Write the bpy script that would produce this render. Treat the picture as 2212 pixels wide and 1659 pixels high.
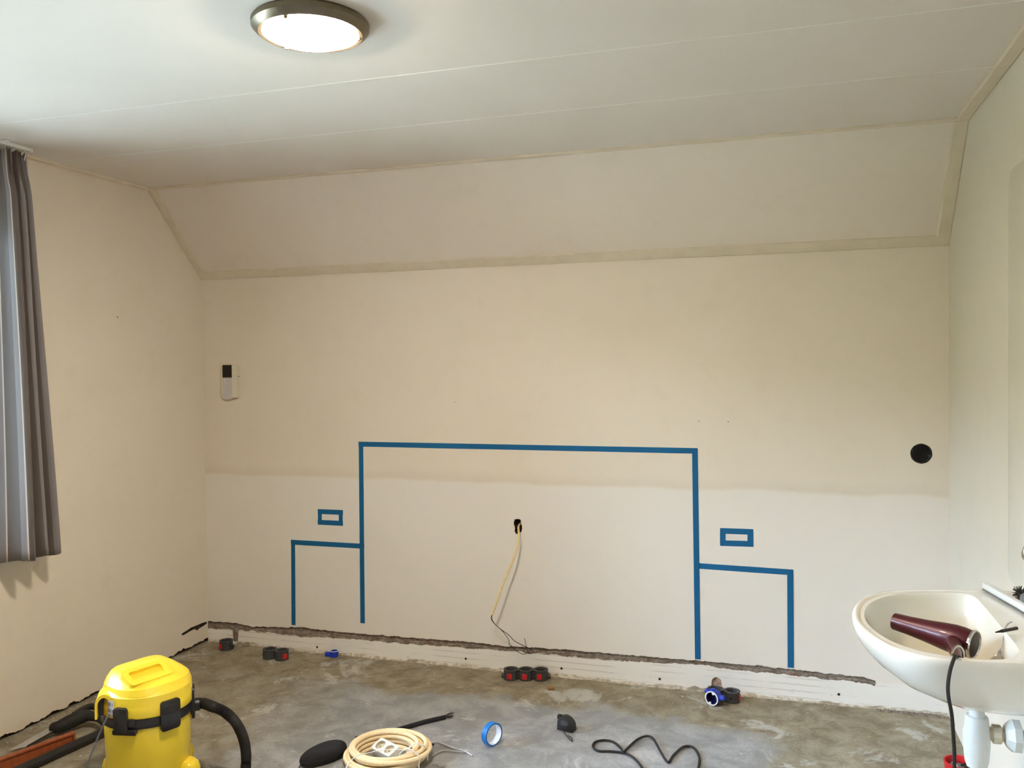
import bpy, bmesh, math, random
from mathutils import Vector, Matrix, noise as mnoise
from math import sin, cos, pi, radians, sqrt

for o in list(bpy.data.objects):
    bpy.data.objects.remove(o, do_unlink=True)
SC = bpy.context.scene
COL = SC.collection
random.seed(7)

# ------------------------------------------------------------------ camera, world, exposure
CAM = Vector((3.0217, -3.9942, 1.5045))
YAW, PITCH, ROLL, FPX = -0.3042, -0.0229, -0.0106, 1864.15
W, H1, H2, SD = 3.6853, 1.9839, 2.4006, 0.4014      # room width, wall height, ceiling height, depth of the slope
YF = -4.9                                            # wall behind the camera

def cam_axes():
    f = Vector((sin(YAW)*cos(PITCH), cos(YAW)*cos(PITCH), sin(PITCH)))
    r = Vector((cos(YAW), -sin(YAW), 0))
    u = r.cross(f)
    return f, r*cos(ROLL)+u*sin(ROLL), -r*sin(ROLL)+u*cos(ROLL)
CF, CR, CU = cam_axes()
cam = bpy.data.cameras.new('camera')
cam.sensor_fit = 'HORIZONTAL'
cam.sensor_width = 36.0
cam.lens = FPX/2212*36.0
cam.clip_start = 0.05
camo = bpy.data.objects.new('camera', cam)
COL.objects.link(camo)
camo.matrix_world = Matrix(((CR.x, CU.x, -CF.x, CAM.x), (CR.y, CU.y, -CF.y, CAM.y), (CR.z, CU.z, -CF.z, CAM.z), (0, 0, 0, 1)))
SC.camera = camo

wd = bpy.data.worlds.new('sky'); SC.world = wd; wd.use_nodes = True
bg = wd.node_tree.nodes['Background']
bg.inputs[0].default_value = (0.68, 0.87, 1.12, 1)
bg.inputs[1].default_value = 7.9

vs = SC.view_settings
vs.view_transform = 'Standard'; vs.look = 'None'; vs.gamma = 1.0; vs.use_curve_mapping = False
vs.exposure = 2.90
LAMP_L = 40.0                                        # radiance of the lit lamp dome

def ray(px, py):
    return CF + CR*((px-1106)/FPX) - CU*((py-829.5)/FPX)
def on(ax, v, px, py):
    d = ray(px, py)
    return CAM + d*((v-CAM[ax])/d[ax])
def fl(px, py, z=0.0): return on(2, z, px, py)
def wl(px, py, y=0.0): return on(1, y, px, py)

# ------------------------------------------------------------------ materials
def S(r, g, b):
    f = lambda c: ((c/255+0.055)/1.055)**2.4 if c/255 > 0.04045 else c/255/12.92
    return (f(r), f(g), f(b), 1)

class NT:
    def __init__(s, name):
        s.m = bpy.data.materials.new(name); s.m.use_nodes = True
        s.t = s.m.node_tree; s.n = s.t.nodes; s.l = s.t.links
        s.b = s.n['Principled BSDF']; s.out = s.n['Material Output']
        s._c = None
    def add(s, typ, **kw):
        n = s.n.new(typ)
        for k, v in kw.items():
            setattr(n, k, v)
        return n
    def set(s, sock, v):
        if hasattr(v, 'links') or isinstance(v, bpy.types.NodeSocket): s.l.new(v, sock)
        else: sock.default_value = v
    def coord(s, kind='Object'):
        if s._c is None: s._c = s.add('ShaderNodeTexCoord')
        return s._c.outputs[kind]
    def xyz(s):
        n = s.add('ShaderNodeSeparateXYZ'); s.l.new(s.coord(), n.inputs[0]); return n.outputs
    def scaled(s, sx, sy, sz, kind='Object'):
        n = s.add('ShaderNodeMapping'); s.l.new(s.coord(kind), n.inputs[0]); n.inputs['Scale'].default_value = (sx, sy, sz); return n.outputs[0]
    def noise(s, scale, detail=4, rough=0.55, vec=None, dist=0.0):
        n = s.add('ShaderNodeTexNoise'); n.inputs['Scale'].default_value = scale; n.inputs['Detail'].default_value = detail
        n.inputs['Roughness'].default_value = rough; n.inputs['Distortion'].default_value = dist
        s.l.new(vec if vec is not None else s.coord(), n.inputs['Vector']); return n.outputs['Fac']
    def math(s, op, a, b=0.0, c=0.0, clamp=False):
        n = s.add('ShaderNodeMath', operation=op, use_clamp=clamp)
        s.set(n.inputs[0], a); s.set(n.inputs[1], b); s.set(n.inputs[2], c); return n.outputs[0]
    def step(s, v, lo, hi):
        n = s.add('ShaderNodeMapRange', interpolation_type='SMOOTHSTEP'); s.set(n.inputs['Value'], v)
        n.inputs['From Min'].default_value = lo; n.inputs['From Max'].default_value = hi; return n.outputs[0]
    def mix(s, f, a, b, mode='MIX'):
        n = s.add('ShaderNodeMix', data_type='RGBA', blend_type=mode)
        s.set(n.inputs[0], f); s.set(n.inputs[6], a); s.set(n.inputs[7], b); return n.outputs[2]
    def bump(s, h, strength=0.2, dist=0.002):
        n = s.add('ShaderNodeBump'); n.inputs['Strength'].default_value = strength; n.inputs['Distance'].default_value = dist
        s.l.new(h, n.inputs['Height']); s.l.new(n.outputs[0], s.b.inputs['Normal'])
    def base(s, c, rough=0.5, metal=0.0, spec=None):
        s.set(s.b.inputs['Base Color'], c); s.set(s.b.inputs['Roughness'], rough); s.b.inputs['Metallic'].default_value = metal
        if spec is not None: s.b.inputs['Specular IOR Level'].default_value = spec

def plain(name, col, rough=0.5, metal=0.0, var=0.06, scale=60, bump=0.05, spec=None, coat=0.0):
    t = NT(name)
    f = t.noise(scale, 3)
    dark = tuple(c*(1-var*1.5) for c in col[:3])+(1,)
    lite = tuple(min(1, c*(1+var)) for c in col[:3])+(1,)
    t.base(t.mix(t.step(f, 0.3, 0.7), dark, lite), rough, metal, spec)
    if coat: t.b.inputs['Coat Weight'].default_value = coat
    if bump: t.bump(f, bump, 0.001)
    return t.m

def wall_paint(name, col, bandz=None):
    t = NT(name)
    n1 = t.noise(1.3, 3); n2 = t.noise(9, 4); n3 = t.noise(160, 2)
    c = t.mix(t.step(n1, 0.35, 0.7), tuple(v*0.965 for v in col[:3])+(1,), col)
    c = t.mix(t.math('MULTIPLY', t.step(n2, 0.52, 0.75), 0.10), c, S(190, 178, 150))
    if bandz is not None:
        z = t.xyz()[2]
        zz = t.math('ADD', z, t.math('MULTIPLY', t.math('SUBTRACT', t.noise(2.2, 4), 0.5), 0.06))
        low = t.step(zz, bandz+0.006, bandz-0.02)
        c = t.mix(t.math('MULTIPLY', low, 0.55), c, S(232, 228, 223))  # paler lower wall: mostly cool window light put into the colour
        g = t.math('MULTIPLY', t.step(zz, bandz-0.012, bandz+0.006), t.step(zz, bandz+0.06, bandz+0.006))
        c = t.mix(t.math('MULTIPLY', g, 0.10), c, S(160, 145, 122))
        # paint left below the removed skirting board: old gloss ridges and scuffs
        sk = t.step(z, 0.125, 0.10)
        c = t.mix(t.math('MULTIPLY', sk, 0.6), c, S(240, 237, 230))
        w = t.add('ShaderNodeTexWave', wave_type='BANDS', bands_direction='Z'); w.inputs['Scale'].default_value = 11; w.inputs['Distortion'].default_value = 0.6; w.inputs['Detail'].default_value = 2; w.inputs['Detail Scale'].default_value = 3
        t.l.new(t.coord(), w.inputs['Vector'])
        ln = t.math('MULTIPLY', t.step(w.outputs['Fac'], 0.86, 0.97), sk)
        c = t.mix(t.math('MULTIPLY', t.math('MULTIPLY', ln, t.step(t.noise(6, 3), 0.4, 0.6)), 0.30), c, S(150, 140, 125))
        sc_ = t.math('MULTIPLY', t.step(t.noise(38, 5, 0.7), 0.62, 0.68), t.step(z, 0.10, 0.02))
        c = t.mix(t.math('MULTIPLY', sc_, 0.6), c, S(165, 152, 130))
    t.base(c, 0.75, spec=0.25)
    t.bump(t.math('ADD', n3, n2), 0.10, 0.0015)
    return t.m

M = {}
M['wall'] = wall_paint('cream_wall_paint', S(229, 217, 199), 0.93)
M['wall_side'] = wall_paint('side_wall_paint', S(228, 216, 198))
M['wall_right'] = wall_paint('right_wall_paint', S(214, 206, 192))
M['slope'] = wall_paint('slope_board_paint', S(230, 218, 203))
M['ceil'] = plain('ceiling_paint', S(225, 216, 204), 0.8, var=0.01, scale=3, bump=0.03, spec=0.2)
M['caulk'] = plain('joint_filler', S(238, 236, 228), 0.6, var=0.01)
M['trim'] = plain('trim_paint', S(220, 207, 183), 0.55, var=0.03, scale=12)
M['white_trim'] = plain('white_gloss_paint', S(232, 232, 228), 0.4, var=0.02)

def groove_mat():
    t = NT('raw_mortar')
    n = t.noise(45, 6, 0.7); r = t.noise(14, 3)
    c = t.mix(t.step(n, 0.35, 0.65), S(124, 112, 100), S(164, 153, 140))
    c = t.mix(t.math('MULTIPLY', t.step(r, 0.60, 0.68), 0.7), c, S(150, 96, 74))
    t.base(c, 0.95, spec=0.1); t.bump(n, 0.8, 0.006); return t.m
M['mortar'] = groove_mat()
M['dark_gap'] = plain('dark_gap', S(70, 58, 46), 0.95, var=0.3, scale=40, bump=0.6)
M['brick'] = plain('exposed_brick', S(172, 146, 128), 0.95, var=0.35, scale=50, bump=0.8)

def floor_mat():
    t = NT('bare_concrete')
    x, y, z = t.xyz()
    big = t.noise(2.1, 5, 0.6); mid = t.noise(6, 7, 0.68, dist=0.4); fine = t.noise(70, 5, 0.72); grit = t.noise(240, 3, 0.6)
    grey = t.mix(t.step(mid, 0.36, 0.66), S(130, 131, 131), S(166, 167, 168))
    grey = t.mix(t.math('MULTIPLY', t.step(fine, 0.42, 0.66), 0.45), grey, S(128, 127, 124))
    # brown glue and dust residue along the walls
    wob = t.math('MULTIPLY', t.math('SUBTRACT', big, 0.5), 0.55)
    wob2 = t.math('MULTIPLY', t.math('SUBTRACT', mid, 0.5), 0.32)
    wb_ = t.math('ADD', wob, wob2)
    m_back = t.step(t.math('ADD', y, wb_), -0.42, -0.30)                      # y is 0 at the wall, negative into the room
    m_left = t.step(t.math('ADD', x, t.math('MULTIPLY', wb_, 1.6)), 1.25, 0.70)
    m_right = t.step(t.math('ADD', x, t.math('MULTIPLY', wb_, 1.4)), 2.85, 3.10)
    mk = t.math('MAXIMUM', t.math('MAXIMUM', m_back, t.math('MULTIPLY', m_left, 0.9)), t.math('MULTIPLY', m_right, 0.92))
    bn = t.noise(9, 7, 0.7, dist=0.5)
    brown = t.mix(t.step(bn, 0.30, 0.70), S(112, 98, 70), S(162, 153, 128))
    brown = t.mix(t.math('MULTIPLY', t.step(fine, 0.45, 0.7), 0.4), brown, S(104, 92, 68))
    c = t.mix(t.math('MULTIPLY', mk, 0.9), grey, brown)
    # pale patches of levelling compound, mostly beside the vacuum cleaner
    pal = t.math('MULTIPLY', t.step(t.noise(3.0, 8, 0.72, dist=0.8), 0.56, 0.64), 0.60)
    c = t.mix(t.math('MULTIPLY', pal, t.step(grit, 0.30, 0.5)), c, S(204, 203, 200))
    st = t.math('MULTIPLY', t.step(t.noise(7, 6, 0.7, t.scaled(0.6, 1.8, 1), 0.4), 0.64, 0.69), 0.7)
    c = t.mix(t.math('MULTIPLY', st, mk), c, S(196, 190, 170))
    # paint splashes
    c = t.mix(t.math('MULTIPLY', t.step(t.noise(26, 4, 0.6), 0.69, 0.715), 0.8), c, S(224, 223, 220))
    c = t.mix(t.math('MULTIPLY', t.step(t.noise(95, 2, 0.5), 0.73, 0.76), 0.8), c, S(228, 226, 220))
    c = t.mix(t.math('MULTIPLY', t.step(t.noise(80, 3, 0.6), 0.70, 0.75), 0.5), c, S(88, 78, 66))
    t.base(c, t.mix(mk, (0.40, 0.40, 0.40, 1), (0.7, 0.7, 0.7, 1)), spec=0.4)
    t.bump(t.math('ADD', fine, t.math('MULTIPLY', mid, 2.0)), 0.25, 0.004)
    return t.m
M['floor'] = floor_mat()

def tape_mat():
    t = NT('blue_masking_tape')
    n = t.noise(180, 2, vec=t.scaled(1, 1, 3))
    t.base(t.mix(n, S(14, 92, 142), S(26, 112, 164)), 0.6, spec=0.3)
    t.bump(n, 0.3, 0.0006)
    tr = t.add('ShaderNodeBsdfTransparent'); mx = t.add('ShaderNodeMixShader'); mx.inputs[0].default_value = 0.86
    t.l.new(tr.outputs[0], mx.inputs[1]); t.l.new(t.b.outputs[0], mx.inputs[2]); t.l.new(mx.outputs[0], t.out.inputs[0])
    return t.m
M['tape'] = tape_mat()
M['tape_roll'] = plain('blue_tape_roll', S(22, 116, 196), 0.5, var=0.05)
M['card'] = plain('white_card_core', S(226, 232, 244), 0.6, var=0.03)
M['yellow'] = plain('yellow_plastic', S(248, 216, 58), 0.34, var=0.02, scale=200, bump=0.04)
M['black'] = plain('black_plastic', S(30, 30, 32), 0.42, var=0.1, scale=150, bump=0.06)
M['black_matte'] = plain('black_rubber', S(26, 25, 25), 0.7, var=0.12, scale=150)
M['black_cloth'] = plain('black_nylon_cloth', S(24, 26, 32), 0.85, var=0.3, scale=700, bump=0.5)
M['dgrey'] = plain('dark_grey_plastic', S(62, 65, 66), 0.55, var=0.1, scale=120)
M['dgrey_in'] = plain('box_inside', S(40, 41, 42), 0.7, var=0.1)
M['lgrey'] = plain('grey_plastic', S(104, 108, 110), 0.5, var=0.08)
M['red'] = plain('red_plastic', S(196, 30, 36), 0.4, var=0.05)
M['blue'] = plain('blue_plastic', S(28, 62, 190), 0.35, var=0.05)
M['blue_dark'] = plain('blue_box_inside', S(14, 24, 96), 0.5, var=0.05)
M['white'] = plain('white_plastic', S(226, 228, 226), 0.35, var=0.02)
M['keys'] = plain('key_panel', S(200, 194, 194), 0.5, var=0.02)
M['offwhite'] = plain('offwhite_plastic', S(214, 206, 184), 0.45, var=0.02)
M['chrome'] = plain('chrome', S(200, 200, 202), 0.14, 1.0, var=0.02, bump=0.0)
M['steel'] = plain('brushed_steel', S(196, 197, 198), 0.35, 0.7, var=0.08)
M['cream'] = plain('cream_conduit', S(248, 224, 180), 0.40, var=0.04, scale=90, bump=0.03)
M['cable_cream'] = plain('cream_cable', S(232, 208, 150), 0.5, var=0.05)
M['cord'] = plain('grey_cord', S(78, 80, 84), 0.5, var=0.05)
M['orange'] = plain('orange_plastic', S(158, 82, 46), 0.5, var=0.12, scale=60)
M['maroon'] = plain('maroon_gloss', S(74, 12, 26), 0.38, 0.2, var=0.08, bump=0.0, coat=0.15)
M['wood'] = plain('wall_plug_wood', S(158, 116, 62), 0.7, var=0.15)
M['screen'] = plain('black_screen', S(8, 8, 8), 0.2, var=0.0, bump=0.0)
M['rim'] = plain('bronze_lamp_rim', S(120, 108, 88), 0.32, 0.7, var=0.04, bump=0.0)
M['bristle'] = plain('black_bristle', S(14, 14, 14), 0.6)
M['crumb'] = plain('plaster_crumb', S(176, 166, 148), 0.95, var=0.3, scale=40)
def ridge_mat():
    t = NT('torn_plaster')
    n = t.noise(55, 5, 0.7); k = t.noise(7, 4)
    c = t.mix(t.step(n, 0.35, 0.65), S(168, 158, 140), S(216, 208, 194))
    t.base(t.mix(t.math('MULTIPLY', t.step(k, 0.48, 0.62), 0.7), c, S(134, 122, 100)), 0.95, spec=0.1); t.bump(n, 0.7, 0.003); return t.m
M['ridge'] = ridge_mat()
M['grass'] = plain('garden_paving', S(186, 188, 180), 0.95, var=0.1, scale=1)
M['hedge'] = plain('light_block_leaves', S(58, 78, 40), 0.9, var=0.4, scale=6, bump=0.5)
M['frame'] = plain('window_frame_paint', S(236, 236, 232), 0.4, var=0.01)

def ceramic():
    t = NT('glazed_ceramic')
    n = t.noise(5, 3)
    z = t.xyz()[2]
    c = t.mix(t.step(n, 0.3, 0.7), S(230, 228, 218), S(235, 233, 226))
    t.base(c, 0.10, spec=0.55); t.b.inputs['Coat Weight'].default_value = 0.4; t.b.inputs['Coat Roughness'].default_value = 0.05
    return t.m
M['ceramic'] = ceramic()
def bowl_mat():                        # lime scale: yellowish near the drain
    t = NT('lime_stained_ceramic')
    z = t.xyz()[2]
    st = t.math('MULTIPLY', t.step(t.math('ADD', z, t.math('MULTIPLY', t.noise(9, 4), 0.04)), 0.165, 0.085), 0.55)
    t.base(t.mix(st, S(231, 229, 220), S(208, 186, 136)), 0.14, spec=0.5); return t.m
M['bowl'] = bowl_mat()

def lamp_mat():
    t = NT('lit_lamp_glass')
    e = t.add('ShaderNodeEmission'); e.inputs[0].default_value = (1.0, 0.86, 0.70, 1); e.inputs[1].default_value = LAMP_L
    t.l.new(e.outputs[0], t.out.inputs[0]); return t.m
M['lamp'] = lamp_mat()

def glass_mat():
    t = NT('window_glass')
    g = t.add('ShaderNodeBsdfGlossy'); g.inputs['Roughness'].default_value = 0.02
    tr = t.add('ShaderNodeBsdfTransparent'); fr = t.add('ShaderNodeFresnel'); mx = t.add('ShaderNodeMixShader')
    t.l.new(fr.outputs[0], mx.inputs[0]); t.l.new(tr.outputs[0], mx.inputs[1]); t.l.new(g.outputs[0], mx.inputs[2]); t.l.new(mx.outputs[0], t.out.inputs[0])
    return t.m
M['glass'] = glass_mat()
M['panel'] = plain('pale_panel', S(214, 208, 194), 0.35, var=0.01, bump=0.0)
def curtain_mat():
    t = NT('striped_curtain_cloth')
    uv = t.add('ShaderNodeUVMap'); uv.uv_map = 'UVMap'
    sp = t.add('ShaderNodeSeparateXYZ'); t.l.new(uv.outputs[0], sp.inputs[0]); u = sp.outputs[0]
    fr = t.math('FRACT', t.math('DIVIDE', u, 0.105))
    l1 = t.math('MULTIPLY', t.step(fr, 0.085, 0.10), t.step(fr, 0.17, 0.155))
    band = t.math('MULTIPLY', t.step(fr, 0.145, 0.16), t.step(fr, 0.46, 0.44))
    weave = t.add('ShaderNodeTexNoise'); weave.inputs['Scale'].default_value = 900; t.l.new(uv.outputs[0], weave.inputs[0])
    c = t.mix(weave.outputs['Fac'], S(92, 82, 76), S(112, 102, 96))
    c = t.mix(t.math('MULTIPLY', band, 0.6), c, S(150, 146, 148))
    c = t.mix(l1, c, S(206, 190, 176))
    t.base(c, 0.55, spec=0.45); t.b.inputs['Sheen Weight'].default_value = 0.6; t.b.inputs['Sheen Roughness'].default_value = 0.35
    t.bump(weave.outputs['Fac'], 0.3, 0.0008)
    tl = t.add('ShaderNodeBsdfTranslucent'); t.l.new(c, tl.inputs[0])
    mx = t.add('ShaderNodeMixShader'); mx.inputs[0].default_value = 0.12
    t.l.new(t.b.outputs[0], mx.inputs[1]); t.l.new(tl.outputs[0], mx.inputs[2]); t.l.new(mx.outputs[0], t.out.inputs[0])
    return t.m
M['curtain'] = curtain_mat()
def sticker_mat():
    t = NT('printed_sticker')
    x, y, z = t.xyz()
    bars = t.step(t.noise(260, 0, 0.5, t.scaled(1, 1, 0.001)), 0.50, 0.52)
    zf = t.math('FRACT', t.math('MULTIPLY', z, 45))
    m = t.math('MULTIPLY', bars, t.step(zf, 0.45, 0.5))
    t.base(t.mix(t.math('MULTIPLY', m, 0.8), S(222, 226, 238), S(104, 110, 140)), 0.4); return t.m
M['sticker'] = sticker_mat()

# ------------------------------------------------------------------ geometry helpers
class G:
    """vertex / face collector"""
    def __init__(s): s.v = []; s.f = []; s.mi = []
    def add(s, v, f, mi=0):
        k = len(s.v); s.v += [Vector(p) for p in v]; s.f += [tuple(i+k for i in q) for q in f]; s.mi += [mi]*len(f); return s
    def join(s, o): 
        k = len(s.v); s.v += o.v; s.f += [tuple(i+k for i in q) for q in o.f]; s.mi += o.mi; return s
    def xf(s, m): s.v = [m @ p for p in s.v]; return s
    def mv(s, x, y, z): return s.xf(Matrix.Translation((x, y, z)))
    def rot(s, a, ax): return s.xf(Matrix.Rotation(a, 4, ax))

def loft(rings, closed=True, cap0=True, cap1=True):
    g = G(); n = len(rings[0]); v = [p for r in rings for p in r]; f = []
    for i in range(len(rings)-1):
        for j in range(n if closed else n-1):
            a = i*n+j; b = i*n+(j+1) % n
            f.append((a, b, b+n, a+n))
    if cap0: f.append(tuple(reversed(range(n))))
    if cap1: f.append(tuple((len(rings)-1)*n+j for j in range(n)))
    return g.add(v, f)
def lathe(prof, n=40, cap0=True, cap1=True, a0=0.0):
    return loft([[(r*cos(a0+2*pi*j/n), r*sin(a0+2*pi*j/n), z) for j in range(n)] for r, z in prof], True, cap0, cap1)
def smooth_path(pts, k=8, closed=False):
    pts = [Vector(p) for p in pts]; out = []; n = len(pts)
    rng = range(n) if closed else range(n-1)
    for i in rng:
        if closed: p0, p1, p2, p3 = pts[i-1], pts[i], pts[(i+1) % n], pts[(i+2) % n]
        else: p0, p1, p2, p3 = pts[max(i-1, 0)], pts[i], pts[i+1], pts[min(i+2, n-1)]
        for j in range(k):
            t = j/k
            out.append(0.5*((2*p1)+(p2-p0)*t+(2*p0-5*p1+4*p2-p3)*t*t+(3*p1-p0-3*p2+p3)*t**3))
    if not closed: out.append(pts[-1])
    return out
def tube(pts, r, n=10, k=8, smooth=True, rf=None):
    P = smooth_path(pts, k) if smooth else [Vector(p) for p in pts]
    t0 = (P[1]-P[0]).normalized(); ref = Vector((0, 0, 1)) if abs(t0.z) < 0.9 else Vector((1, 0, 0))
    a = t0.cross(ref).normalized(); rings = []
    for i, p in enumerate(P):
        t = (P[min(i+1, len(P)-1)]-P[max(i-1, 0)]).normalized()
        a = (a-t*a.dot(t)).normalized(); b = t.cross(a)
        rr = rf(i, len(P)) if rf else r
        rings.append([p+a*(rr*cos(2*pi*j/n))+b*(rr*sin(2*pi*j/n)) for j in range(n)])
    return loft(rings)
def box(x0, x1, y0, y1, z0, z1, bev=0.0, seg=2):
    if bev <= 0:
        return G().add([(x, y, z) for z in (z0, z1) for x, y in ((x0, y0), (x1, y0), (x1, y1), (x0, y1))],
                       [(3, 2, 1, 0), (4, 5, 6, 7), (0, 1, 5, 4), (1, 2, 6, 5), (2, 3, 7, 6), (3, 0, 4, 7)])
    bm = bmesh.new(); bmesh.ops.create_cube(bm, size=1)
    for v in bm.verts: v.co = Vector(((x0+x1)/2+v.co.x*(x1-x0), (y0+y1)/2+v.co.y*(y1-y0), (z0+z1)/2+v.co.z*(z1-z0)))
    bmesh.ops.bevel(bm, geom=bm.edges[:], offset=bev, segments=seg, affect='EDGES', profile=0.5)
    g = from_bm(bm); return g
def from_bm(bm):
    bm.verts.index_update(); g = G().add([v.co.copy() for v in bm.verts], [tuple(v.index for v in f.verts) for f in bm.faces]); bm.free(); return g
def rrect(w, h, r, n=5):
    pts = []
    for cx, cy, a0 in ((w/2-r, h/2-r, 0), (-w/2+r, h/2-r, pi/2), (-w/2+r, -h/2+r, pi), (w/2-r, -h/2+r, 1.5*pi)):
        for i in range(n+1):
            a = a0+pi/2*i/n; pts.append((cx+r*cos(a), cy+r*sin(a)))
    return pts
def slab(out, d, bev=0.0):
    """outline (x, y) extruded to z = d with a small chamfer at the far end"""
    cx = sum(p[0] for p in out)/len(out); cy = sum(p[1] for p in out)/len(out)
    def ring(z, b): 
        return [(p[0]+(cx-p[0])*b/max(1e-6, math.hypot(p[0]-cx, p[1]-cy)), p[1]+(cy-p[1])*b/max(1e-6, math.hypot(p[0]-cx, p[1]-cy)), z) for p in out]
    rs = [ring(0, 0)]
    if bev: rs += [ring(d-bev, 0), ring(d-bev*0.3, bev*0.3), ring(d, bev)]
    else: rs += [ring(d, 0)]
    return loft(rs)
def ringslab(out, inn, z0, z1):
    """a flat frame between two outlines of equal length"""
    n = len(out)
    v = [(x, y, z0) for x, y in out]+[(x, y, z1) for x, y in out]+[(x, y, z1) for x, y in inn]+[(x, y, z0) for x, y in inn]
    f = []
    for a in range(4):
        for j in range(n):
            k = (j+1) % n; b = (a+1) % 4
            f.append((a*n+j, a*n+k, b*n+k, b*n+j))
    return G().add(v, f)

def obj(name, g, mat, parent=None, smooth=True, loc=None, auto=35):
    me = bpy.data.meshes.new(name)
    me.from_pydata([tuple(p) for p in g.v], [], g.f)
    mats = mat if isinstance(mat, (list, tuple)) else [mat]
    for m in mats: me.materials.append(M[m] if isinstance(m, str) else m)
    if len(mats) > 1: me.polygons.foreach_set('material_index', g.mi)
    bm = bmesh.new(); bm.from_mesh(me)
    bmesh.ops.recalc_face_normals(bm, faces=bm.faces[:]); bm.to_mesh(me); bm.free()
    if smooth:
        me.shade_smooth()
        try: me.set_sharp_from_angle(angle=radians(auto))
        except Exception: pass
    o = bpy.data.objects.new(name, me); COL.objects.link(o)
    if parent is not None: o.parent = parent
    if loc is not None: o.location = loc
    return o
def wobj(name, g, mat, parent, **kw):
    """part whose geometry is given in world coordinates under an unrotated root"""
    root = parent
    off = Vector((0, 0, 0))
    while root is not None: off += Vector(root.location); root = root.parent
    return obj(name, g.mv(*(-off)), mat, parent, **kw)
def tag(o, label, cat, group=None):
    o['label'] = label; o['category'] = cat
    if group: o['group'] = group
    return o
def thing(name, label, cat, loc=(0, 0, 0), rz=0.0, group=None):
    o = bpy.data.objects.new(name, None); COL.objects.link(o); o.empty_display_size = 0.1
    o.location = loc; o.rotation_euler = (0, 0, rz); return tag(o, label, cat, group)
def struct(o): o['kind'] = 'structure'; return o
def fill(outer, holes):
    """triangulated planar polygon with holes in 2D"""
    bm = bmesh.new()
    for loop in [outer]+holes:
        vs_ = [bm.verts.new((p[0], p[1], 0)) for p in loop]
        for i in range(len(vs_)): bm.edges.new((vs_[i], vs_[(i+1) % len(vs_)]))
    bmesh.ops.triangle_fill(bm, use_beauty=True, use_dissolve=False, edges=bm.edges[:])
    return from_bm(bm)
def lerp_tab(tab, x):
    if x <= tab[0][0]: return tab[0][1]
    for (a, b), (c, d) in zip(tab, tab[1:]):
        if x <= c: return b+(d-b)*(x-a)/(c-a)
    return tab[-1][1]
def sup0(w, d, ox, oy, k=12): return [(ox+w/2*cos(2*pi*j/k), oy+d/2*sin(2*pi*j/k)) for j in range(k)]
def rag(x, s, seed=0.0): return mnoise.noise(Vector((x*s, seed, 0.37)))

# ------------------------------------------------------------------ the room
# back wall: chased slot above the floor, cable hole, round socket hole, old screw holes
top_px = [(452, 1342), (507, 1345), (543, 1353), (597, 1355), (651, 1355), (705, 1362), (760, 1368), (880, 1377), (1000, 1385), (1095, 1396), (1158, 1399), (1221, 1403), (1316, 1411), (1411, 1420), (1506, 1427), (1601, 1435), (1713, 1446), (1803, 1457), (1860, 1462), (1890, 1470)]
bot_px = [(452, 1358), (507, 1360), (543, 1363), (597, 1369), (651, 1375), (705, 1377), (760, 1381), (880, 1391), (1000, 1399), (1095, 1407), (1158, 1411), (1221, 1418), (1316, 1426), (1411, 1431), (1506, 1436), (1601, 1448), (1713, 1459), (1803, 1468), (1860, 1475), (1890, 1482)]
tt = [(wl(*p).x, wl(*p).z) for p in top_px]; tb = [(wl(*p).x, wl(*p).z) for p in bot_px]
XE = tt[-1][0]
sl0, sl1 = wl(504, 1375).x, wl(515, 1375).x
def zt_(x): return lerp_tab(tt, x)+0.004*rag(x, 28)+0.0035*rag(x, 95, 3)
def zb_(x):
    if sl0 < x < sl1: return 0.012
    return lerp_tab(tb, x)+0.006*rag(x, 22, 7)+0.0045*rag(x, 80, 9)
N = 620
gx = [0.004+(XE-0.004)*i/(N-1) for i in range(N)]
cable_c = wl(1119, 1137); cable_hole = []
for i in range(22):
    a = 2*pi*i/22; cable_hole.append((cable_c.x+(0.020+0.009*rag(a, 1.7, 2))*cos(a), cable_c.z+(0.040+0.013*rag(a, 1.9, 5))*sin(a)))
rc = wl(1990, 980); round_hole = []
for i in range(44):
    a = 2*pi*i/44; rr = 0.0425+0.0012*rag(a, 3, 8); round_hole.append((rc.x+rr*cos(a), rc.z+rr*sin(a)))
def circ(c, r, n=10): return [(c.x+r*cos(2*pi*i/n)*(1+.2*rag(i, 1.3, c.x)), c.z+r*sin(2*pi*i/n)) for i in range(n)]
screw_px = [(685, 1398), (1006, 1423), (1213, 1444), (1425, 1467), (1812, 1500)]
screws = [circ(wl(*p), 0.006) for p in screw_px]
tiny = [circ(wl(982, 868), 0.002, 6), circ(wl(1510, 910), 0.0025, 6), circ(wl(1573, 911), 0.0025, 6)]
bx0, bx1, bz0, bz1 = wl(1537, 1480).x, wl(1559, 1480).x, wl(1548, 1493).z, wl(1548, 1464).z
gouge = [(bx0+(bx1-bx0)*u+0.002*rag(u*9, 1, 4), bz0+(bz1-bz0)*v+0.003*rag(u*7, 1, v)) for u, v in [(0, 0), (.3, 0), (.7, 0), (1, 0), (1.02, .3), (.98, .6), (.93, .85), (.7, .98), (.5, 1.05), (.25, .95), (.05, .8), (0, .5), (.03, .25)]]
zend = (zt_(XE)+zb_(XE))/2
up = [(0, H1), (0, zt_(0))]+[(x, zt_(x)) for x in gx]+[(XE+0.004, zend), (W, zend), (W, H1)]
lo = [(W, 0), (W, zend), (XE+0.004, zend)]+[(x, zb_(x)) for x in reversed(gx)]+[(0, zb_(0)), (0, 0)]
bw = G()
def wallmap(g): return [(p.x, 0.0, p.y) for p in g.v]
for outer, holes in ((up, [cable_hole, round_hole]+tiny), (lo, screws+[gouge])):
    g = fill(outer, holes); bw.add(wallmap(g), g.f, 0)
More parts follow.
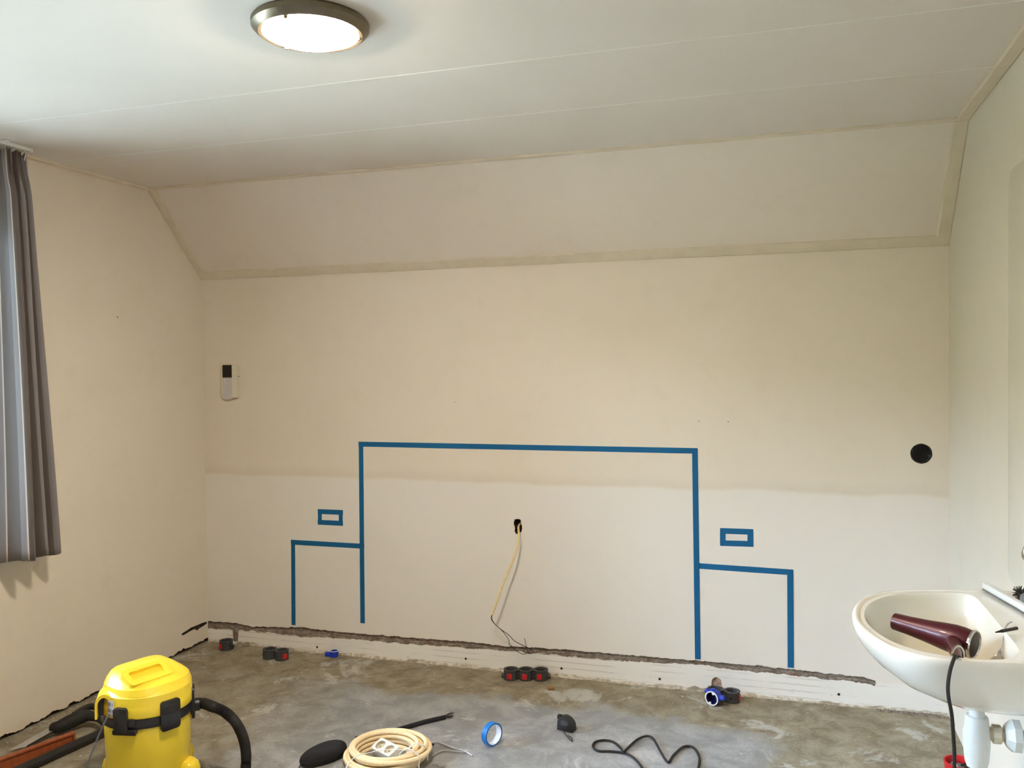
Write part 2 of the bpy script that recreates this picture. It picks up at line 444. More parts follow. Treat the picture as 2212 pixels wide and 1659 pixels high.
def recess(loop, d, mi, back=True):
    n = len(loop); v = [(p[0], 0, p[1]) for p in loop]+[(p[0], d, p[1]) for p in loop]
    f = [(i, (i+1) % n, (i+1) % n+n, i+n) for i in range(n)]
    if back: f.append(tuple(range(n, 2*n)))
    bw.add(v, f, mi)
recess(cable_hole, 0.05, 2); recess(gouge, 0.008, 3)
recess(round_hole, 0.058, 2)
for h in screws: recess(h, 0.03, 2)
for h in tiny: recess(h, 0.01, 2)
# slot: uneven mortar bed behind the wall face
sec = []
K = 6
for x in [0.0]+gx+[XE+0.004]:
    a, b = (zt_(x), zb_(x)) if x <= XE else (zend, zend)
    row = [(x, 0, a)]
    for k in range(K+1):
        z = a+(b-a)*k/K
        dep = 0.013+0.004*rag(x*1.0+k*3.1, 35, k)+0.003*rag(x, 12, k+20)
        if x > XE: dep = 0.0
        row.append((x, dep, z))
    row.append((x, 0, b)); sec.append(row)
v = [p for r in sec for p in r]; m = K+3; f = []
for i in range(len(sec)-1):
    for k in range(m-1):
        f.append((i*m+k, i*m+k+1, (i+1)*m+k+1, (i+1)*m+k))
bw.add(v, f, 1)
bw.add([(-0.32, 0.09, -0.1), (W+0.15, 0.09, -0.1), (W+0.15, 0.09, H1+0.5), (-0.32, 0.09, H1+0.5)], [(0, 1, 2, 3)], 0)
bw.add([p for p in sec[0]]+[(0, 0.03, zt_(0)), (0, 0.03, zb_(0))], [tuple(range(m))], 1)
bw.add([(-0.032, -0.001, -0.01), (0.0, 0.0, -0.01), (0.0, 0.0, 0.05), (-0.032, -0.001, 0.05)], [(0, 1, 2, 3)], 2)
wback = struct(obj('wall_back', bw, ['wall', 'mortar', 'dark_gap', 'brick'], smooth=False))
# torn plaster left along the foot of the wall where the skirting board was
rows_ = []
for i in range(741):
    x = 0.004+(W-0.008)*i/740
    h = max(0.0015, 0.008+0.009*rag(x, 9, 51)+0.007*rag(x, 37, 52)); d = max(0.002, 0.012+0.013*rag(x, 7, 53)+0.008*rag(x, 41, 54))
    rows_.append([(x, 0.0, h+0.002), (x, -0.003, h), (x, -d*0.5, h*0.45+0.002*rag(x, 90, 55)), (x, -d, 0.0004)])
obj('plaster_ridge', loft(rows_, False, False, False), 'ridge', wback, smooth=False)

# sloping upper part of the back wall
g = box(-0.1, W+0.1, 0, 0.04, 0, sqrt(SD**2+(H2-H1)**2)+0.06)
ang = math.atan2(SD, H2-H1)
g.rot(ang, 'X').mv(0, 0, H1)
struct(obj('wall_slope', g, 'slope', smooth=False))

# left wall with the window opening, crumbling foot
WY0, WY1, WZ0, WZ1 = -3.15, -1.40, 0.82, 2.20
ys = [-2.2+2.2*i/520 for i in range(521)]
def zl_(y): return max(0.004, 0.016+0.010*rag(y, 17, 31)+0.007*rag(y, 60, 32))
outer = [(YF, 0.0), (-2.2, 0.0)]+[(y, zl_(y)) for y in ys]+[(0, H1), (-SD, H2), (YF, H2)]
cr = [(392, 1369), (402, 1363), (412, 1356), (424, 1351), (436, 1346), (446, 1343), (447, 1347), (440, 1352), (430, 1358), (426, 1362), (420, 1359), (410, 1364), (400, 1370), (394, 1373)]
crack = [(on(0, 0, *p).y, on(0, 0, *p).z) for p in cr]
crack = [(min(a, -0.003), b) for a, b in crack]
win = [(WY0, WZ0), (WY1, WZ0), (WY1, WZ1), (WY0, WZ1)]
nail = [(on(0, 0, 254, 685).y+0.004*cos(a), on(0, 0, 254, 685).z+0.003*sin(a)) for a in [2*pi*i/6 for i in range(6)]]
g0 = fill(outer, [crack, win, nail]); lw = G().add([(0, p.x, p.y) for p in g0.v], g0.f, 0)
for loop, d, mi in ((crack, 0.012, 1), (nail, 0.01, 1)):
    n = len(loop); lw.add([(0, p[0], p[1]) for p in loop]+[(-d, p[0], p[1]) for p in loop], [(i, (i+1) % n, (i+1) % n+n, i+n) for i in range(n)]+[tuple(range(n, 2*n))], mi)
lw.add([(0, y, zl_(y)) for y in ys]+[(-0.03, y, zl_(y)) for y in ys]+[(-0.03, y, -0.01) for y in ys], [(i+k*521, i+1+k*521, i+522+k*521, i+521+k*521) for k in (0, 1) for i in range(520)], 1)
TH = 0.28                                             # masonry thickness shown in the window reveal
lw.add([(x, y, z) for x in (0, -TH) for y, z in win], [(i, (i+1) % 4, (i+1) % 4+4, i+4) for i in range(4)], 0)
o4 = [(YF-.3, -0.1), (0.3, -0.1), (0.3, H2+.2), (YF-.3, H2+.2)]
g0 = fill(o4, [win]); lw.add([(-TH, p.x, p.y) for p in g0.v], g0.f, 0)
struct(obj('wall_left', lw, ['wall_side', 'dark_gap'], smooth=False))

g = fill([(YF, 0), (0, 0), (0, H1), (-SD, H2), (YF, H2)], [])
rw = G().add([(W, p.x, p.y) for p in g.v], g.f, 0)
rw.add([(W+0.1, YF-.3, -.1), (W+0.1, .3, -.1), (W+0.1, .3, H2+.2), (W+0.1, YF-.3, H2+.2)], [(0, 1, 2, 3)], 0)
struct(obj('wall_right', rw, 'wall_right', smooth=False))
struct(obj('wall_front', box(-0.3, W+0.1, YF-0.1, YF, -0.1, H2+0.1), 'wall_side', smooth=False))
struct(obj('floor', box(-0.3, W+0.1, YF-0.1, 0.09, -0.1, 0.0), 'floor', smooth=False))

# ceiling: boards with filled joints
seams = [-1.005, -1.53, -2.74, -3.96]
ce = struct(obj('ceiling', box(-0.3, W+0.1, YF-0.1, 0.1, H2+0.012, H2+0.08), 'ceil', smooth=False))
edges = [-SD+0.02]+seams+[YF]
for a, b in zip(edges, edges[1:]):
    wobj('ceiling_panel', box(0, W, b+0.0015, a-0.0015, H2, H2+0.012, 0.001, 1), 'ceil', ce, smooth=False)
for s_ in seams[:4]:
    wobj('joint_strip', box(0, W, s_-0.0022, s_+0.0022, H2-0.0008, H2+0.006), 'caulk', ce, smooth=False)

# cover battens
def batten(name, a, b, nrm, w, t):
    a, b, nrm = Vector(a), Vector(b), Vector(nrm).normalized()
    d = (b-a).normalized(); s = d.cross(nrm).normalized()
    rings = []
    prof = [(-w/2, 0), (-w/2, t*0.7), (-w/2+t*0.4, t), (w/2-t*0.4, t), (w/2, t*0.7), (w/2, 0)]
    for p in (a, b): rings.append([p+s*x+nrm*y for x, y in prof])
    return struct(obj(name, loft(rings), 'trim', smooth=False))
sn = Vector((0, -(H2-H1), -SD)).normalized()           # slope normal into the room
sd = Vector((0, -SD, H2-H1)).normalized()              # up the slope
E0 = Vector((0, 0, H1)); E1 = Vector((W, 0, H1)); T0 = Vector((0, -SD, H2)); T1 = Vector((W, -SD, H2))
LS = (T0-E0).length
batten('trim_1', E0+sd*0.026, E1+sd*0.026, sn, 0.052, 0.007)
batten('trim_2', T0+Vector((0, -0.012, 0)), T1+Vector((0, -0.012, 0)), (0, 0, -1), 0.024, 0.010)
batten('trim_3', E0+sd*0.05+Vector((0.022, 0, 0)), T0-sd*0.004+Vector((0.022, 0, 0)), sn, 0.044, 0.008)
batten('trim_4', E1+sd*0.05-Vector((0.026, 0, 0)), T1-sd*0.004-Vector((0.026, 0, 0)), sn, 0.052, 0.008)
batten('trim_5', (0.010, -SD, H2), (0.010, YF, H2), (0, 0, -1), 0.020, 0.012)
batten('trim_6', (W-0.022, -SD, H2), (W-0.022, YF, H2), (0, 0, -1), 0.044, 0.009)

# window in the left wall (beside the picture's left edge)
wf = G()
fx0, fx1 = -0.20, -0.14
for y0, y1, z0, z1 in ((WY0, WY1, WZ0, WZ0+.06), (WY0, WY1, WZ1-.06, WZ1), (WY0, WY0+.06, WZ0+.06, WZ1-.06), (WY1-.06, WY1, WZ0+.06, WZ1-.06), (-2.33, -2.27, WZ0+.06, WZ1-.06)):
    wf.join(box(fx0, fx1, y0, y1, z0, z1, 0.004, 1))
wn = struct(obj('window_1', wf, 'frame', smooth=False))
for y0, y1 in ((WY0+.06, -2.33), (-2.27, WY1-.06)):
    obj('pane', box(-0.175, -0.169, y0, y1, WZ0+.06, WZ1-.06), 'glass', wn, smooth=False)
obj('window_sill', box(-0.14, 0.03, WY0-.02, WY1+.02, WZ0-.025, WZ0+.002, 0.004, 2), 'white_trim', wn)
struct(obj('ground_outside', box(-40, -0.4, -40, 40, -3.0, -2.9), 'grass', smooth=False))
hg = G()
for k in range(34):                                   # tall hedge out of view, added to block low sky light
    y = -26+1.45*k
    hg.join(loft([[(x, yy, z) for x, yy in sup0(2.0*w, 1.7*w, -13, y)] for z, w in ((-2.9, 0.9), (-1.0, 1.05), (3.6+0.3*rag(k, 1.7, 4), 0.95), (4.4+0.4*rag(k, 1.7, 4), 0.6), (4.7+0.4*rag(k, 1.7, 4), 0.2))]))
struct(obj('light_block_hedge', hg, 'hedge'))

# ------------------------------------------------------------------ ceiling lamp
lc = Vector((1.852, -1.985, H2))
t = thing('ceiling_lamp', 'lit round ceiling lamp with a white glass dome and dark bronze rim', 'lamp', lc)
obj('rim', lathe([(0.120, 0.0), (0.146, 0.0), (0.151, -0.006), (0.150, -0.018), (0.143, -0.026), (0.133, -0.033), (0.124, -0.032), (0.120, -0.016)], 64, False, False), 'rim', t)
obj('glass_dome', lathe([(0.1215, -0.020), (0.1210, -0.029), (0.112, -0.036), (0.096, -0.0435), (0.070, -0.0515), (0.038, -0.0565), (0.004, -0.058)], 56, False, True), 'lamp', t)
obj('base_plate', lathe([(0.12, 0.0), (0.12, -0.012)], 40), 'rim', t)
for a in (0.55, 2.65, 4.74):
    g = lathe([(0.006, 0), (0.006, 0.008), (0.004, 0.011)], 12); g.rot(pi, 'X').mv(0.123*cos(a), 0.123*sin(a), -0.027)
    c = obj('clip', g, 'rim', t)

# ------------------------------------------------------------------ curtain and rail
ct = thing('curtain', 'dark grey-brown curtain with thin pale vertical stripes beside the window', 'curtain', (0.12, -1.2, 0.745))
NS, NZ = 300, 40
ZB, ZT_ = 0.742, 2.372
rows = []; uvs = []
plan = [(.045, -1.112), (.085, -1.120), (.140, -1.142), (.150, -1.160), (.110, -1.182), (.075, -1.192), (.105, -1.206), (.160, -1.226), (.165, -1.246), (.120, -1.266), (.080, -1.276), (.110, -1.288), (.172, -1.302), (.190, -1.318), (.172, -1.331), (.115, -1.338), (.065, -1.350), (.040, -1.364)]
PL = smooth_path([(x, y, 0) for x, y in plan], 18)
NS = len(PL)-1
for i in range(NZ+1):
    tz = i/NZ; z = ZB+(ZT_-ZB)*tz
    row = []; ul = 0; prev = None; uu = []
    pin = min(1.0, max(0.0, (z-2.20)/0.10))            # gathered heading tape
    k_ = 0.57+0.43*(1-tz)**0.8
    for j, q in enumerate(PL):
        s = j/NS
        amp = (0.66+0.34*(1-tz))*(1-0.45*pin)
        x = 0.095+(q.x-0.095)*amp+0.006*sin(3.1*s*6+tz*2.0)+0.009*pin*sin(2*pi*9*s)
        y = -1.364+(q.y+1.364)*k_+0.003*sin(7*s+5*tz)
        zz = z+0.010*sin(2*pi*2.6*s+1.0)*(1-tz)**8+(0.006*sin(2*pi*9*s+1)*pin if z > 2.3 else 0)+(0.024*max(0, 1-s*9) if i == 0 else 0)
        p = Vector((max(x, 0.020), y, zz))
        row.append(p)
        if prev is not None: ul += (p-prev).length
        prev = p; uu.append(ul)
    rows.append(row); uvs.append([u*0.80/max(uu[-1], 1e-6) for u in uu])
g = G(); nn = NS+1
g.add([p for r in rows for p in r], [(i*nn+j, i*nn+j+1, (i+1)*nn+j+1, (i+1)*nn+j) for i in range(NZ) for j in range(NS)])
cobj = wobj('cloth', g, 'curtain', ct, auto=180)
me = cobj.data; uvl = me.uv_layers.new(name='UVMap')
flat = [(u, i/NZ) for i, r in enumerate(uvs) for u in r]
for lp in me.loops: uvl.data[lp.index].uv = flat[lp.vertex_index]
sm = cobj.modifiers.new('thick', 'SOLIDIFY'); sm.thickness = 0.0025; sm.offset = 0
for j in range(4):
    y = -1.245-j*0.045
    wobj('curtain_hook', tube([(0.11, y, 2.345), (0.118, y, 2.372), (0.112, y, 2.384), (0.106, y, 2.376)], 0.0022, 6, 4), 'white', ct)
rl = thing('curtain_rail', 'white curtain rail screwed to the ceiling above the grey-brown curtain', 'rail', (0.112, -2.5, H2))
obj('track', box(-0.012, 0.012, -1.45, 1.275, -0.016, 0, 0.003, 2), 'white', rl)
obj('end_cap', box(-0.015, 0.015, 1.272, 1.285, -0.019, 0, 0.003, 2), 'white', rl)
for y in (-1.2, -.4, .4, 1.15): obj('bracket', box(-0.03, 0.03, y-.012, y+.012, -0.006, 0, 0.002, 1), 'white', rl)

# ------------------------------------------------------------------ masking tape outlines on the wall
def strip(parent, a, b, w=0.0255, lvl=0):
    A, B = wl(*a), wl(*b); d = (B-A).normalized(); s = Vector((-d.z, 0, d.x))*(w/2)
    y0, y1 = -0.0006-0.0007*lvl, -0.0011-0.0007*lvl
    L = (B-A).length; n = max(2, int(L/0.05)); g = G(); v = []
    for i in range(n+1):
        p = A+(B-A)*(i/n); e = s*(1+0.02*rag(i, 0.9, a[0]))
        for q, y in ((p-e, y0), (p+e, y0), (p+e, y1), (p-e, y1)): v.append((q.x, y, q.z))
    g.add(v, [(i*4+k, i*4+(k+1) % 4, (i+1)*4+(k+1) % 4, (i+1)*4+k) for i in range(n) for k in range(4)]+[(3, 2, 1, 0), (n*4, n*4+1, n*4+2, n*4+3)])
    return wobj('tape_strip', g, 'tape', parent, smooth=False)
grp = 'blue tape outlines on the back wall'
def outline(label, base, strips):
    o = thing('tape_outline', label, 'tape', wl(*base), 0, grp)
    o['group'] = grp
    for s in strips: strip(o, s[0], s[1], s[2] if len(s) > 2 else 0.0255, s[3] if len(s) > 3 else 0)
outline('large blue tape outline with long top bar and two long legs', (1140, 1385), [((774.5, 959.3), (931, 962.3)), ((904, 961.8), (1023, 964.2), 0.0255, 1), ((988, 963.5), (1506.5, 974)), ((780, 954.3), (783.5, 1346), 0.0255, 1), ((1501, 968), (1507.5, 1424), 0.0255, 1)])
outline('low blue tape outline joined to the left leg of the large outline', (705, 1350), [((628.5, 1171), (787, 1180)), ((633.5, 1166), (634.5, 1350), 0.0235, 2)])
outline('low blue tape outline joined to the right leg of the large outline', (1707, 1440), [((1504, 1222), (1713, 1236.5)), ((1707, 1230), (1708, 1442), 0.026, 2)])
outline('small blue tape rectangle above the low outline nearer the window', (714, 1133), [((686.5, 1104.8), (741, 1107)), ((686.5, 1128), (741, 1130.5)), ((691.3, 1100), (691.3, 1133), 0.0225, 1), ((736.3, 1102), (736.3, 1135), 0.0225, 1)])
outline('small blue tape rectangle above the low outline nearer the washbasin', (1591, 1178), [((1556, 1146.5), (1627, 1149)), ((1556, 1173), (1627, 1175)), ((1561.5, 1142), (1561.5, 1178), 0.025, 1), ((1621, 1143.5), (1621, 1181), 0.025, 1)])

# ------------------------------------------------------------------ things fixed in or on the back wall
ip = wl(500, 825)
t = thing('wall_panel', 'white wall control panel with black screen, high up on the back wall', 'panel', ip)
w_, h_ = wl(518, 825).x-wl(483, 825).x, wl(500, 791).z-wl(500, 859).z
obj('case', slab(rrect(w_, h_, 0.006), 0.024, 0.003).rot(pi/2, 'X'), 'offwhite', t)
sw = wl(506.5, 800).x-wl(486.7, 800).x; c0 = wl(496.6, 802)-ip
obj('screen', slab(rrect(sw, sw*1.18, 0.002), 0.0015).rot(pi/2, 'X').mv(c0.x, -0.0238, c0.z), 'screen', t)
obj('key_field', slab(rrect(sw, sw*1.95, 0.002), 0.0010).rot(pi/2, 'X').mv(c0.x, -0.0238, c0.z-sw*1.6), 'keys', t)
for k in range(6):
    g = lathe([(0.0042 if k < 2 else 0.0028, 0), (0.0038 if k < 2 else 0.0022, 0.003), (0.001, 0.004)], 10).rot(pi/2, 'X').mv(c0.x-sw*0.30, -0.0246, c0.z-sw*0.82-k*0.0138)
    obj('button', g, 'white', t)
obj('side_screw', lathe([(0.0025, 0), (0.0025, 0.004)], 8).rot(pi/2, 'Y').mv(w_/2, -0.010, wl(518, 813).z-ip.z), 'black', t)

t = thing('flush_socket_box', 'round dark empty socket box sunk into the wall above the washbasin', 'socket box', (rc.x, 0.0, rc.z))
obj('shell', lathe([(0.0385, -0.002), (0.0405, -0.002), (0.0405, 0.05), (0.0005, 0.05)], 40, False, False).join(lathe([(0.0385, -0.002), (0.0385, 0.046), (0.0005, 0.046)], 40, False, False)).rot(-pi/2, 'X'), 'dgrey_in', t)
for a in (0.3, 0.3+pi):
    obj('screw_post', lathe([(0.004, 0.004), (0.004, 0.045)], 10).mv(0.034*cos(a), 0.034*sin(a), 0).rot(-pi/2, 'X'), 'dgrey', t)

cb = wl(1119, 1140)
t = thing('electric_cable', 'cream cable with black wire ends hanging from the wall hole', 'cable', cb)
def W_(px, py, y): return wl(px, py, y)
pts = [Vector((cb.x+.003, 0.045, cb.z+0.015)), Vector((cb.x+.002, 0.0, cb.z+0.004)), W_(1121, 1158, -0.022), W_(1118, 1180, -0.045), W_(1106, 1215, -0.065), W_(1090, 1252, -0.075), W_(1076, 1292, -0.080), W_(1063, 1328, -0.080)]
wobj('sheath', tube(pts, 0.0052, 10, 8), 'cable_cream', t)
e = W_(1063, 1327, -0.080)
wobj('wire', tube([e, W_(1061, 1336, -0.080), W_(1067, 1346, -0.078), W_(1080, 1358, -0.070), W_(1099, 1372, -0.06), W_(1112, 1385, -0.05), W_(1136, 1397, -0.04), W_(1148, 1403, -0.035), W_(1152, 1410, -0.032), W_(1140, 1412, -0.030)], 0.0016, 6, 6), 'black', t)
wobj('wire', tube([e, W_(1063, 1338, -0.077), W_(1071, 1350, -0.074), W_(1084, 1362, -0.066), W_(1093, 1373, -0.060), W_(1099, 1383, -0.052), W_(1101, 1392, -0.045), W_(1116, 1406, -0.034), W_(1130, 1413, -0.028), W_(1139, 1409, -0.026), W_(1136, 1392, -0.020), W_(1133, 1379, -0.015)], 0.0014, 6, 6), 'black', t)

# ------------------------------------------------------------------ empty socket boxes on the floor
BR, BH = 0.0345, 0.048
def box_shell(parent, x, y, rz):
    """one hollow socket box standing on its back, open side up"""
    n = 32
    g = lathe([(BR, 0.0), (BR, BH-0.004), (BR+0.0015, BH-0.003), (BR+0.0015, BH), (BR-0.009, BH), (BR-0.010, BH-0.006), (BR-0.010, BH-0.030), (0.0008, BH-0.030)], n, True, True).mv(x, y, 0)
    s = obj('shell', g, 'dgrey', parent, auto=30)
    for k in range(4):
        a = rz+pi/4+k*pi/2
        obj('screw_post', lathe([(0.004, BH-0.030), (0.004, BH+0.0008), (0.002, BH+0.001)], 8).mv(x+(BR-0.006)*cos(a), y+(BR-0.006)*sin(a), 0), 'lgrey', s)
    return s
def knock(parent, x, y, a, mat, w=0.024, h=0.026, name='entry_panel', z=0.022):
    g = slab(rrect(w, h, 0.003, 3), 0.0022, 0.0006).rot(pi/2, 'X').rot(a+pi/2, 'Z').mv(x+(BR-0.0006)*cos(a), y+(BR-0.0006)*sin(a), z)
    return obj(name, g, mat, parent)
def spout(parent, x, y, a, mat='dgrey', name='conduit_spout', L=0.016, z=0.016):
    g = lathe([(0.010, 0), (0.010, L), (0.0075, L), (0.0075, L-0.006)], 14, True, True).rot(pi/2, 'Y').mv(BR-0.003, 0, z).rot(a, 'Z').mv(x, y, 0)
    return obj(name, g, mat, parent)
sb = 'loose socket boxes on the floor'
c = fl(489, 1402)
t = thing('socket_box', 'single dark grey socket box near the window-side corner of the wall', 'socket box', c, 0, sb)
box_shell(t, 0, 0, 0.2); knock(t, 0, 0, radians(-112), 'red'); spout(t, 0, 0, radians(5), L=0.010)
obj('entry_hole', lathe([(0.006, 0), (0.006, 0.002)], 12).rot(pi/2, 'Y').mv(BR-.001, 0, 0.026).rot(radians(-20), 'Z'), 'black', t)
c = fl(583, 1421); d = (fl(612, 1424)-c).normalized(); a0 = math.atan2(d.y, d.x)
t = thing('socket_box', 'pair of joined grey socket boxes between the single box and blue clamp', 'socket box', c, a0, sb)
for k in (0, 1): box_shell(t, k*0.071, 0, 0.3)
knock(t, 0.071, 0, radians(-33)-a0, 'red'); obj('link', box(BR-.003, .071-BR+.003, -.012, .012, 0.008, 0.036, .002, 1), 'dgrey', t)
for k, a in ((0, -130), (1, -128)): obj('entry_hole', lathe([(0.006, 0), (0.006, 0.002)], 12).rot(pi/2, 'Y').mv(BR-.001, 0, 0.026).rot(radians(a), 'Z').mv(k*0.071, 0, 0), 'black', t)
c = fl(1104, 1466); d = (fl(1168, 1467)-c).normalized(); a0 = math.atan2(d.y, d.x)
t = thing('socket_box', 'row of three joined dark socket boxes with red square panels', 'socket box', c, a0, sb)
for k in range(3): box_shell(t, k*0.071, 0, 0.1); knock(t, k*0.071, 0, radians(-98), 'red')
for k in range(2): obj('link', box(k*.071+BR-.003, (k+1)*.071-BR+.003, -.012, .012, 0.008, 0.036, .002, 1), 'dgrey', t)
spout(t, 0, 0, pi, L=0.014); spout(t, .142, 0, 0, L=0.014)
c = fl(1546, 1510); d = (fl(1577, 1514)-c).normalized(); a0 = math.atan2(d.y, d.x)
t = thing('socket_box', 'pair of joined grey socket boxes behind the blue round box', 'socket box', c, a0, sb)
for k in (0, 1): box_shell(t, k*0.071, 0, 0.6)
knock(t, 0, 0, radians(-120), 'red'); knock(t, 0.071, 0, radians(-8), 'red')
obj('link', box(BR-.003, .071-BR+.003, -.012, .012, 0.008, 0.036, .002, 1), 'dgrey', t)
obj('entry_hole', lathe([(0.006, 0), (0.006, 0.002)], 12).rot(pi/2, 'Y').mv(BR-.001, 0, 0.024).rot(radians(-92), 'Z').mv(.071, 0, 0), 'black', t)
# blue boxes
c = fl(1537, 1525)
t = thing('hollow_wall_box', 'bright blue round box with white rim lying before grey socket boxes', 'socket box', c, radians(-24))
R_ = 0.030
def lay(g): return g.rot(pi/2, 'X').mv(0, 0, R_+0.003)      # axis along -y, towards the viewer
obj('shell', lay(lathe([(0.0008, -0.045), (R_-0.004, -0.045), (R_, -0.040), (R_, 0.0), (R_-0.003, 0.0), (R_-0.003, -0.038), (0.0008, -0.038)], 30, False, False)), ['blue'], t)
obj('inside', lay(lathe([(R_-0.0033, -0.002), (R_-0.0033, -0.0375), (0.0008, -0.0375)], 30, False, False)), 'blue_dark', t)
obj('rim', lay(lathe([(R_-0.0035, -0.002), (R_-0.0035, 0.0015), (R_+0.0012, 0.0015), (R_+0.0012, -0.002)], 30, False, False)), 'white', t)
for a in (radians(70), radians(250)): obj('screw_tab', lay(lathe([(0.006, -0.004), (0.006, 0.0012)], 12).mv((R_-0.006)*cos(a), (R_-0.006)*sin(a), 0)), 'white', t)
for a, L in ((radians(150), 0.020), (radians(8), 0.024), (radians(100), 0.010)):
    g = lathe([(0.012, 0), (0.011, L)], 14).rot(pi/2, 'Y').mv(R_-0.004, 0, 0).rot(-a, 'Y').mv(0, 0.022, R_+0.003)
    obj('cable_spout', g, 'blue', t)
c = fl(722, 1418)
t = thing('cable_clamp', 'small blue plastic clamp with pale rim close to the wall', 'clamp', c, radians(8))
obj('cup', lathe([(0.021, 0), (0.022, 0.030), (0.019, 0.030), (0.018, 0.006), (0.0008, 0.006)], 24), 'blue', t)
obj('rim', lathe([(0.0185, 0.0295), (0.0185, 0.032), (0.0225, 0.032), (0.0225, 0.0295)], 24, False, False), 'white', t)
obj('spout', box(-0.048, -0.017, -0.011, 0.011, 0.001, 0.021, 0.003, 2), 'blue', t)

# ------------------------------------------------------------------ small things lying on the floor
c = fl(1190, 1490)
t = thing('wall_plug', 'small brown plug lying just before the three joined boxes', 'plug', c, radians(38))
obj('body', lathe([(0.004, -0.016), (0.0068, -0.013), (0.0065, 0.012), (0.0045, 0.016)], 12).rot(pi/2, 'Y').mv(0, 0, 0.0066), 'wood', t)
obj('collar', lathe([(0.0080, 0.009), (0.0080, 0.013)], 12).rot(pi/2, 'Y').mv(0, 0, 0.0078), 'wood', t)

c = fl(1063, 1610)
t = thing('tape_roll', 'roll of blue masking tape standing on its edge on the floor', 'tape', c, radians(-28))
TR = 0.0455
obj('tape', lathe([(TR-0.005, -0.013), (TR, -0.0125), (TR, 0.0125), (TR-0.005, 0.013)], 56, False, False).join(lathe([(TR-0.0065, -0.013), (TR-0.005, -0.013)], 56, False, False)).join(lathe([(TR-0.0065, 0.013), (TR-0.005, 0.013)], 56, False, False)).rot(pi/2, 'Y').mv(0, 0, TR), 'tape_roll', t)
obj('core', lathe([(TR-0.0085, -0.0132), (TR-0.0065, -0.0132), (TR-0.0065, 0.0132), (TR-0.0085, 0.0132), (TR-0.0085, -0.0132)], 56, False, False).rot(pi/2, 'Y').mv(0, 0, TR), 'card', t)

c = fl(1224, 1577)
t = thing('tape_measure', 'black tape measure with a thin wrist strap lying on the floor', 'tape measure', c, radians(-14))
prof = [(0.034, 0.0), (0.034, 0.026), (0.024, 0.044), (0.004, 0.056), (-0.018, 0.056), (-0.032, 0.044), (-0.036, 0.026), (-0.036, 0.0)]
out = [(p.x, p.y) for p in smooth_path([(a, b, 0) for a, b in prof], 4)]
obj('case', slab(out, 0.036, 0.004).rot(pi/2, 'X').mv(0, 0.018, 0), 'black', t)
obj('side_label', slab([(0.017*cos(i*pi/10), 0.011*sin(i*pi/10)) for i in range(20)], 0.0012).rot(pi/2, 'X').mv(-.002, -0.0178, 0.034), 'dgrey', t)
obj('lock_button', box(-0.040, -0.022, -0.009, 0.009, 0.040, 0.058, 0.003, 2), 'black_matte', t)
obj('hook', box(-0.040, -0.034, -0.010, 0.010, 0.002, 0.008, 0.001, 1), 'steel', t)
q = Vector(c)
t.rotation_euler = (0, 0, 0)
for ch in t.children: ch.rotation_euler = (0, 0, radians(-14))
wobj('wrist_strap', tube([fl(1217, 1578, .006), fl(1220, 1584, .004), fl(1226, 1591, .003), fl(1231, 1597, .003), fl(1236, 1601, .003), fl(1235, 1595, .003), fl(1228, 1589, .003)], 0.0018, 6, 6), 'black_matte', t)

c = fl(1390, 1640)
t = thing('power_lead', 'loose black power lead lying in loops on the concrete floor', 'cable', c)
P2 = [(1420, 1720), (1400, 1685), (1388, 1660), (1370, 1638), (1349, 1627), (1320, 1623), (1293, 1622), (1281, 1613), (1286, 1603), (1305, 1599), (1325, 1603), (1340, 1615), (1347, 1624), (1356, 1616), (1376, 1598), (1397, 1590), (1411, 1596), (1425, 1620), (1437, 1640), (1445, 1646), (1455, 1631), (1475, 1614), (1494, 1613), (1506, 1624), (1511, 1640), (1508, 1662), (1502, 1690), (1500, 1730)]
zz_ = [0.0065]*len(P2); zz_[12] = 0.014; zz_[13] = 0.010
for k in (15, 16): zz_[k] = 0.014
wobj('flex', tube([fl(a, b, z) for (a, b), z in zip(P2, zz_)], 0.0048, 8, 7), 'black_matte', t)

# conduit coil
cc = fl(833, 1643)
t = thing('conduit_coil', 'coil of cream plastic conduit tied with pale strips on the floor', 'coil', cc)
pts = []
seq = [(0.143, .0090, 0, 0), (0.124, .0090, .002, .001), (0.105, .0090, -.003, 0), (0.112, .0265, .002, .003), (0.131, .0265, -.002, -.002), (0.150, .0270, .003, 0), (0.128, .0440, .008, .004), (0.108, .0445, -.004, .002), (0.118, .0610, .004, -.004), (0.140, .0560, .012, .006), (0.150, .0450, .016, .004)]
n_t = len(seq)-1
for i in range(n_t*44+1):
    u = i/44; k = min(int(u), n_t-1); fr = u-k; fr = max(0, (fr-0.55)/0.45); fr = fr*fr*(3-2*fr)
    r, z, ex, ey = [p+(q-p)*fr for p, q in zip(seq[k], seq[k+1])]
    a = 2*pi*u+0.9
    pts.append((r*1.03*cos(a)+ex, r*1.0*sin(a)+ey, z))
obj('conduit', tube(pts, 0.0086, 10, 1, smooth=False), 'cream', t)
for a, da in ((-0.55, 0.0), (-0.15, 0.0)):
    R0 = 0.098; R1 = 0.166
    loop_ = [(R0, 0.010), (R0, 0.055), (R0+.02, 0.080), (R1-.03, 0.082), (R1, 0.060), (R1, 0.015)]
    obj('tie', tube([(r*cos(a+0.25*(r-R0)/(R1-R0)), r*sin(a+0.25*(r-R0)/(R1-R0)), z) for r, z in loop_], 0.0028, 6, 6), 'white', t)
obj('loose_tie_end', tube([(0.13*cos(-.5), 0.13*sin(-.5), 0.082), (0.05, -0.085, 0.085), (-0.02, -0.12, 0.078), (-0.05, -0.165, 0.074), (-0.08, -0.22, 0.02)], 0.0018, 6, 6), 'white', t)

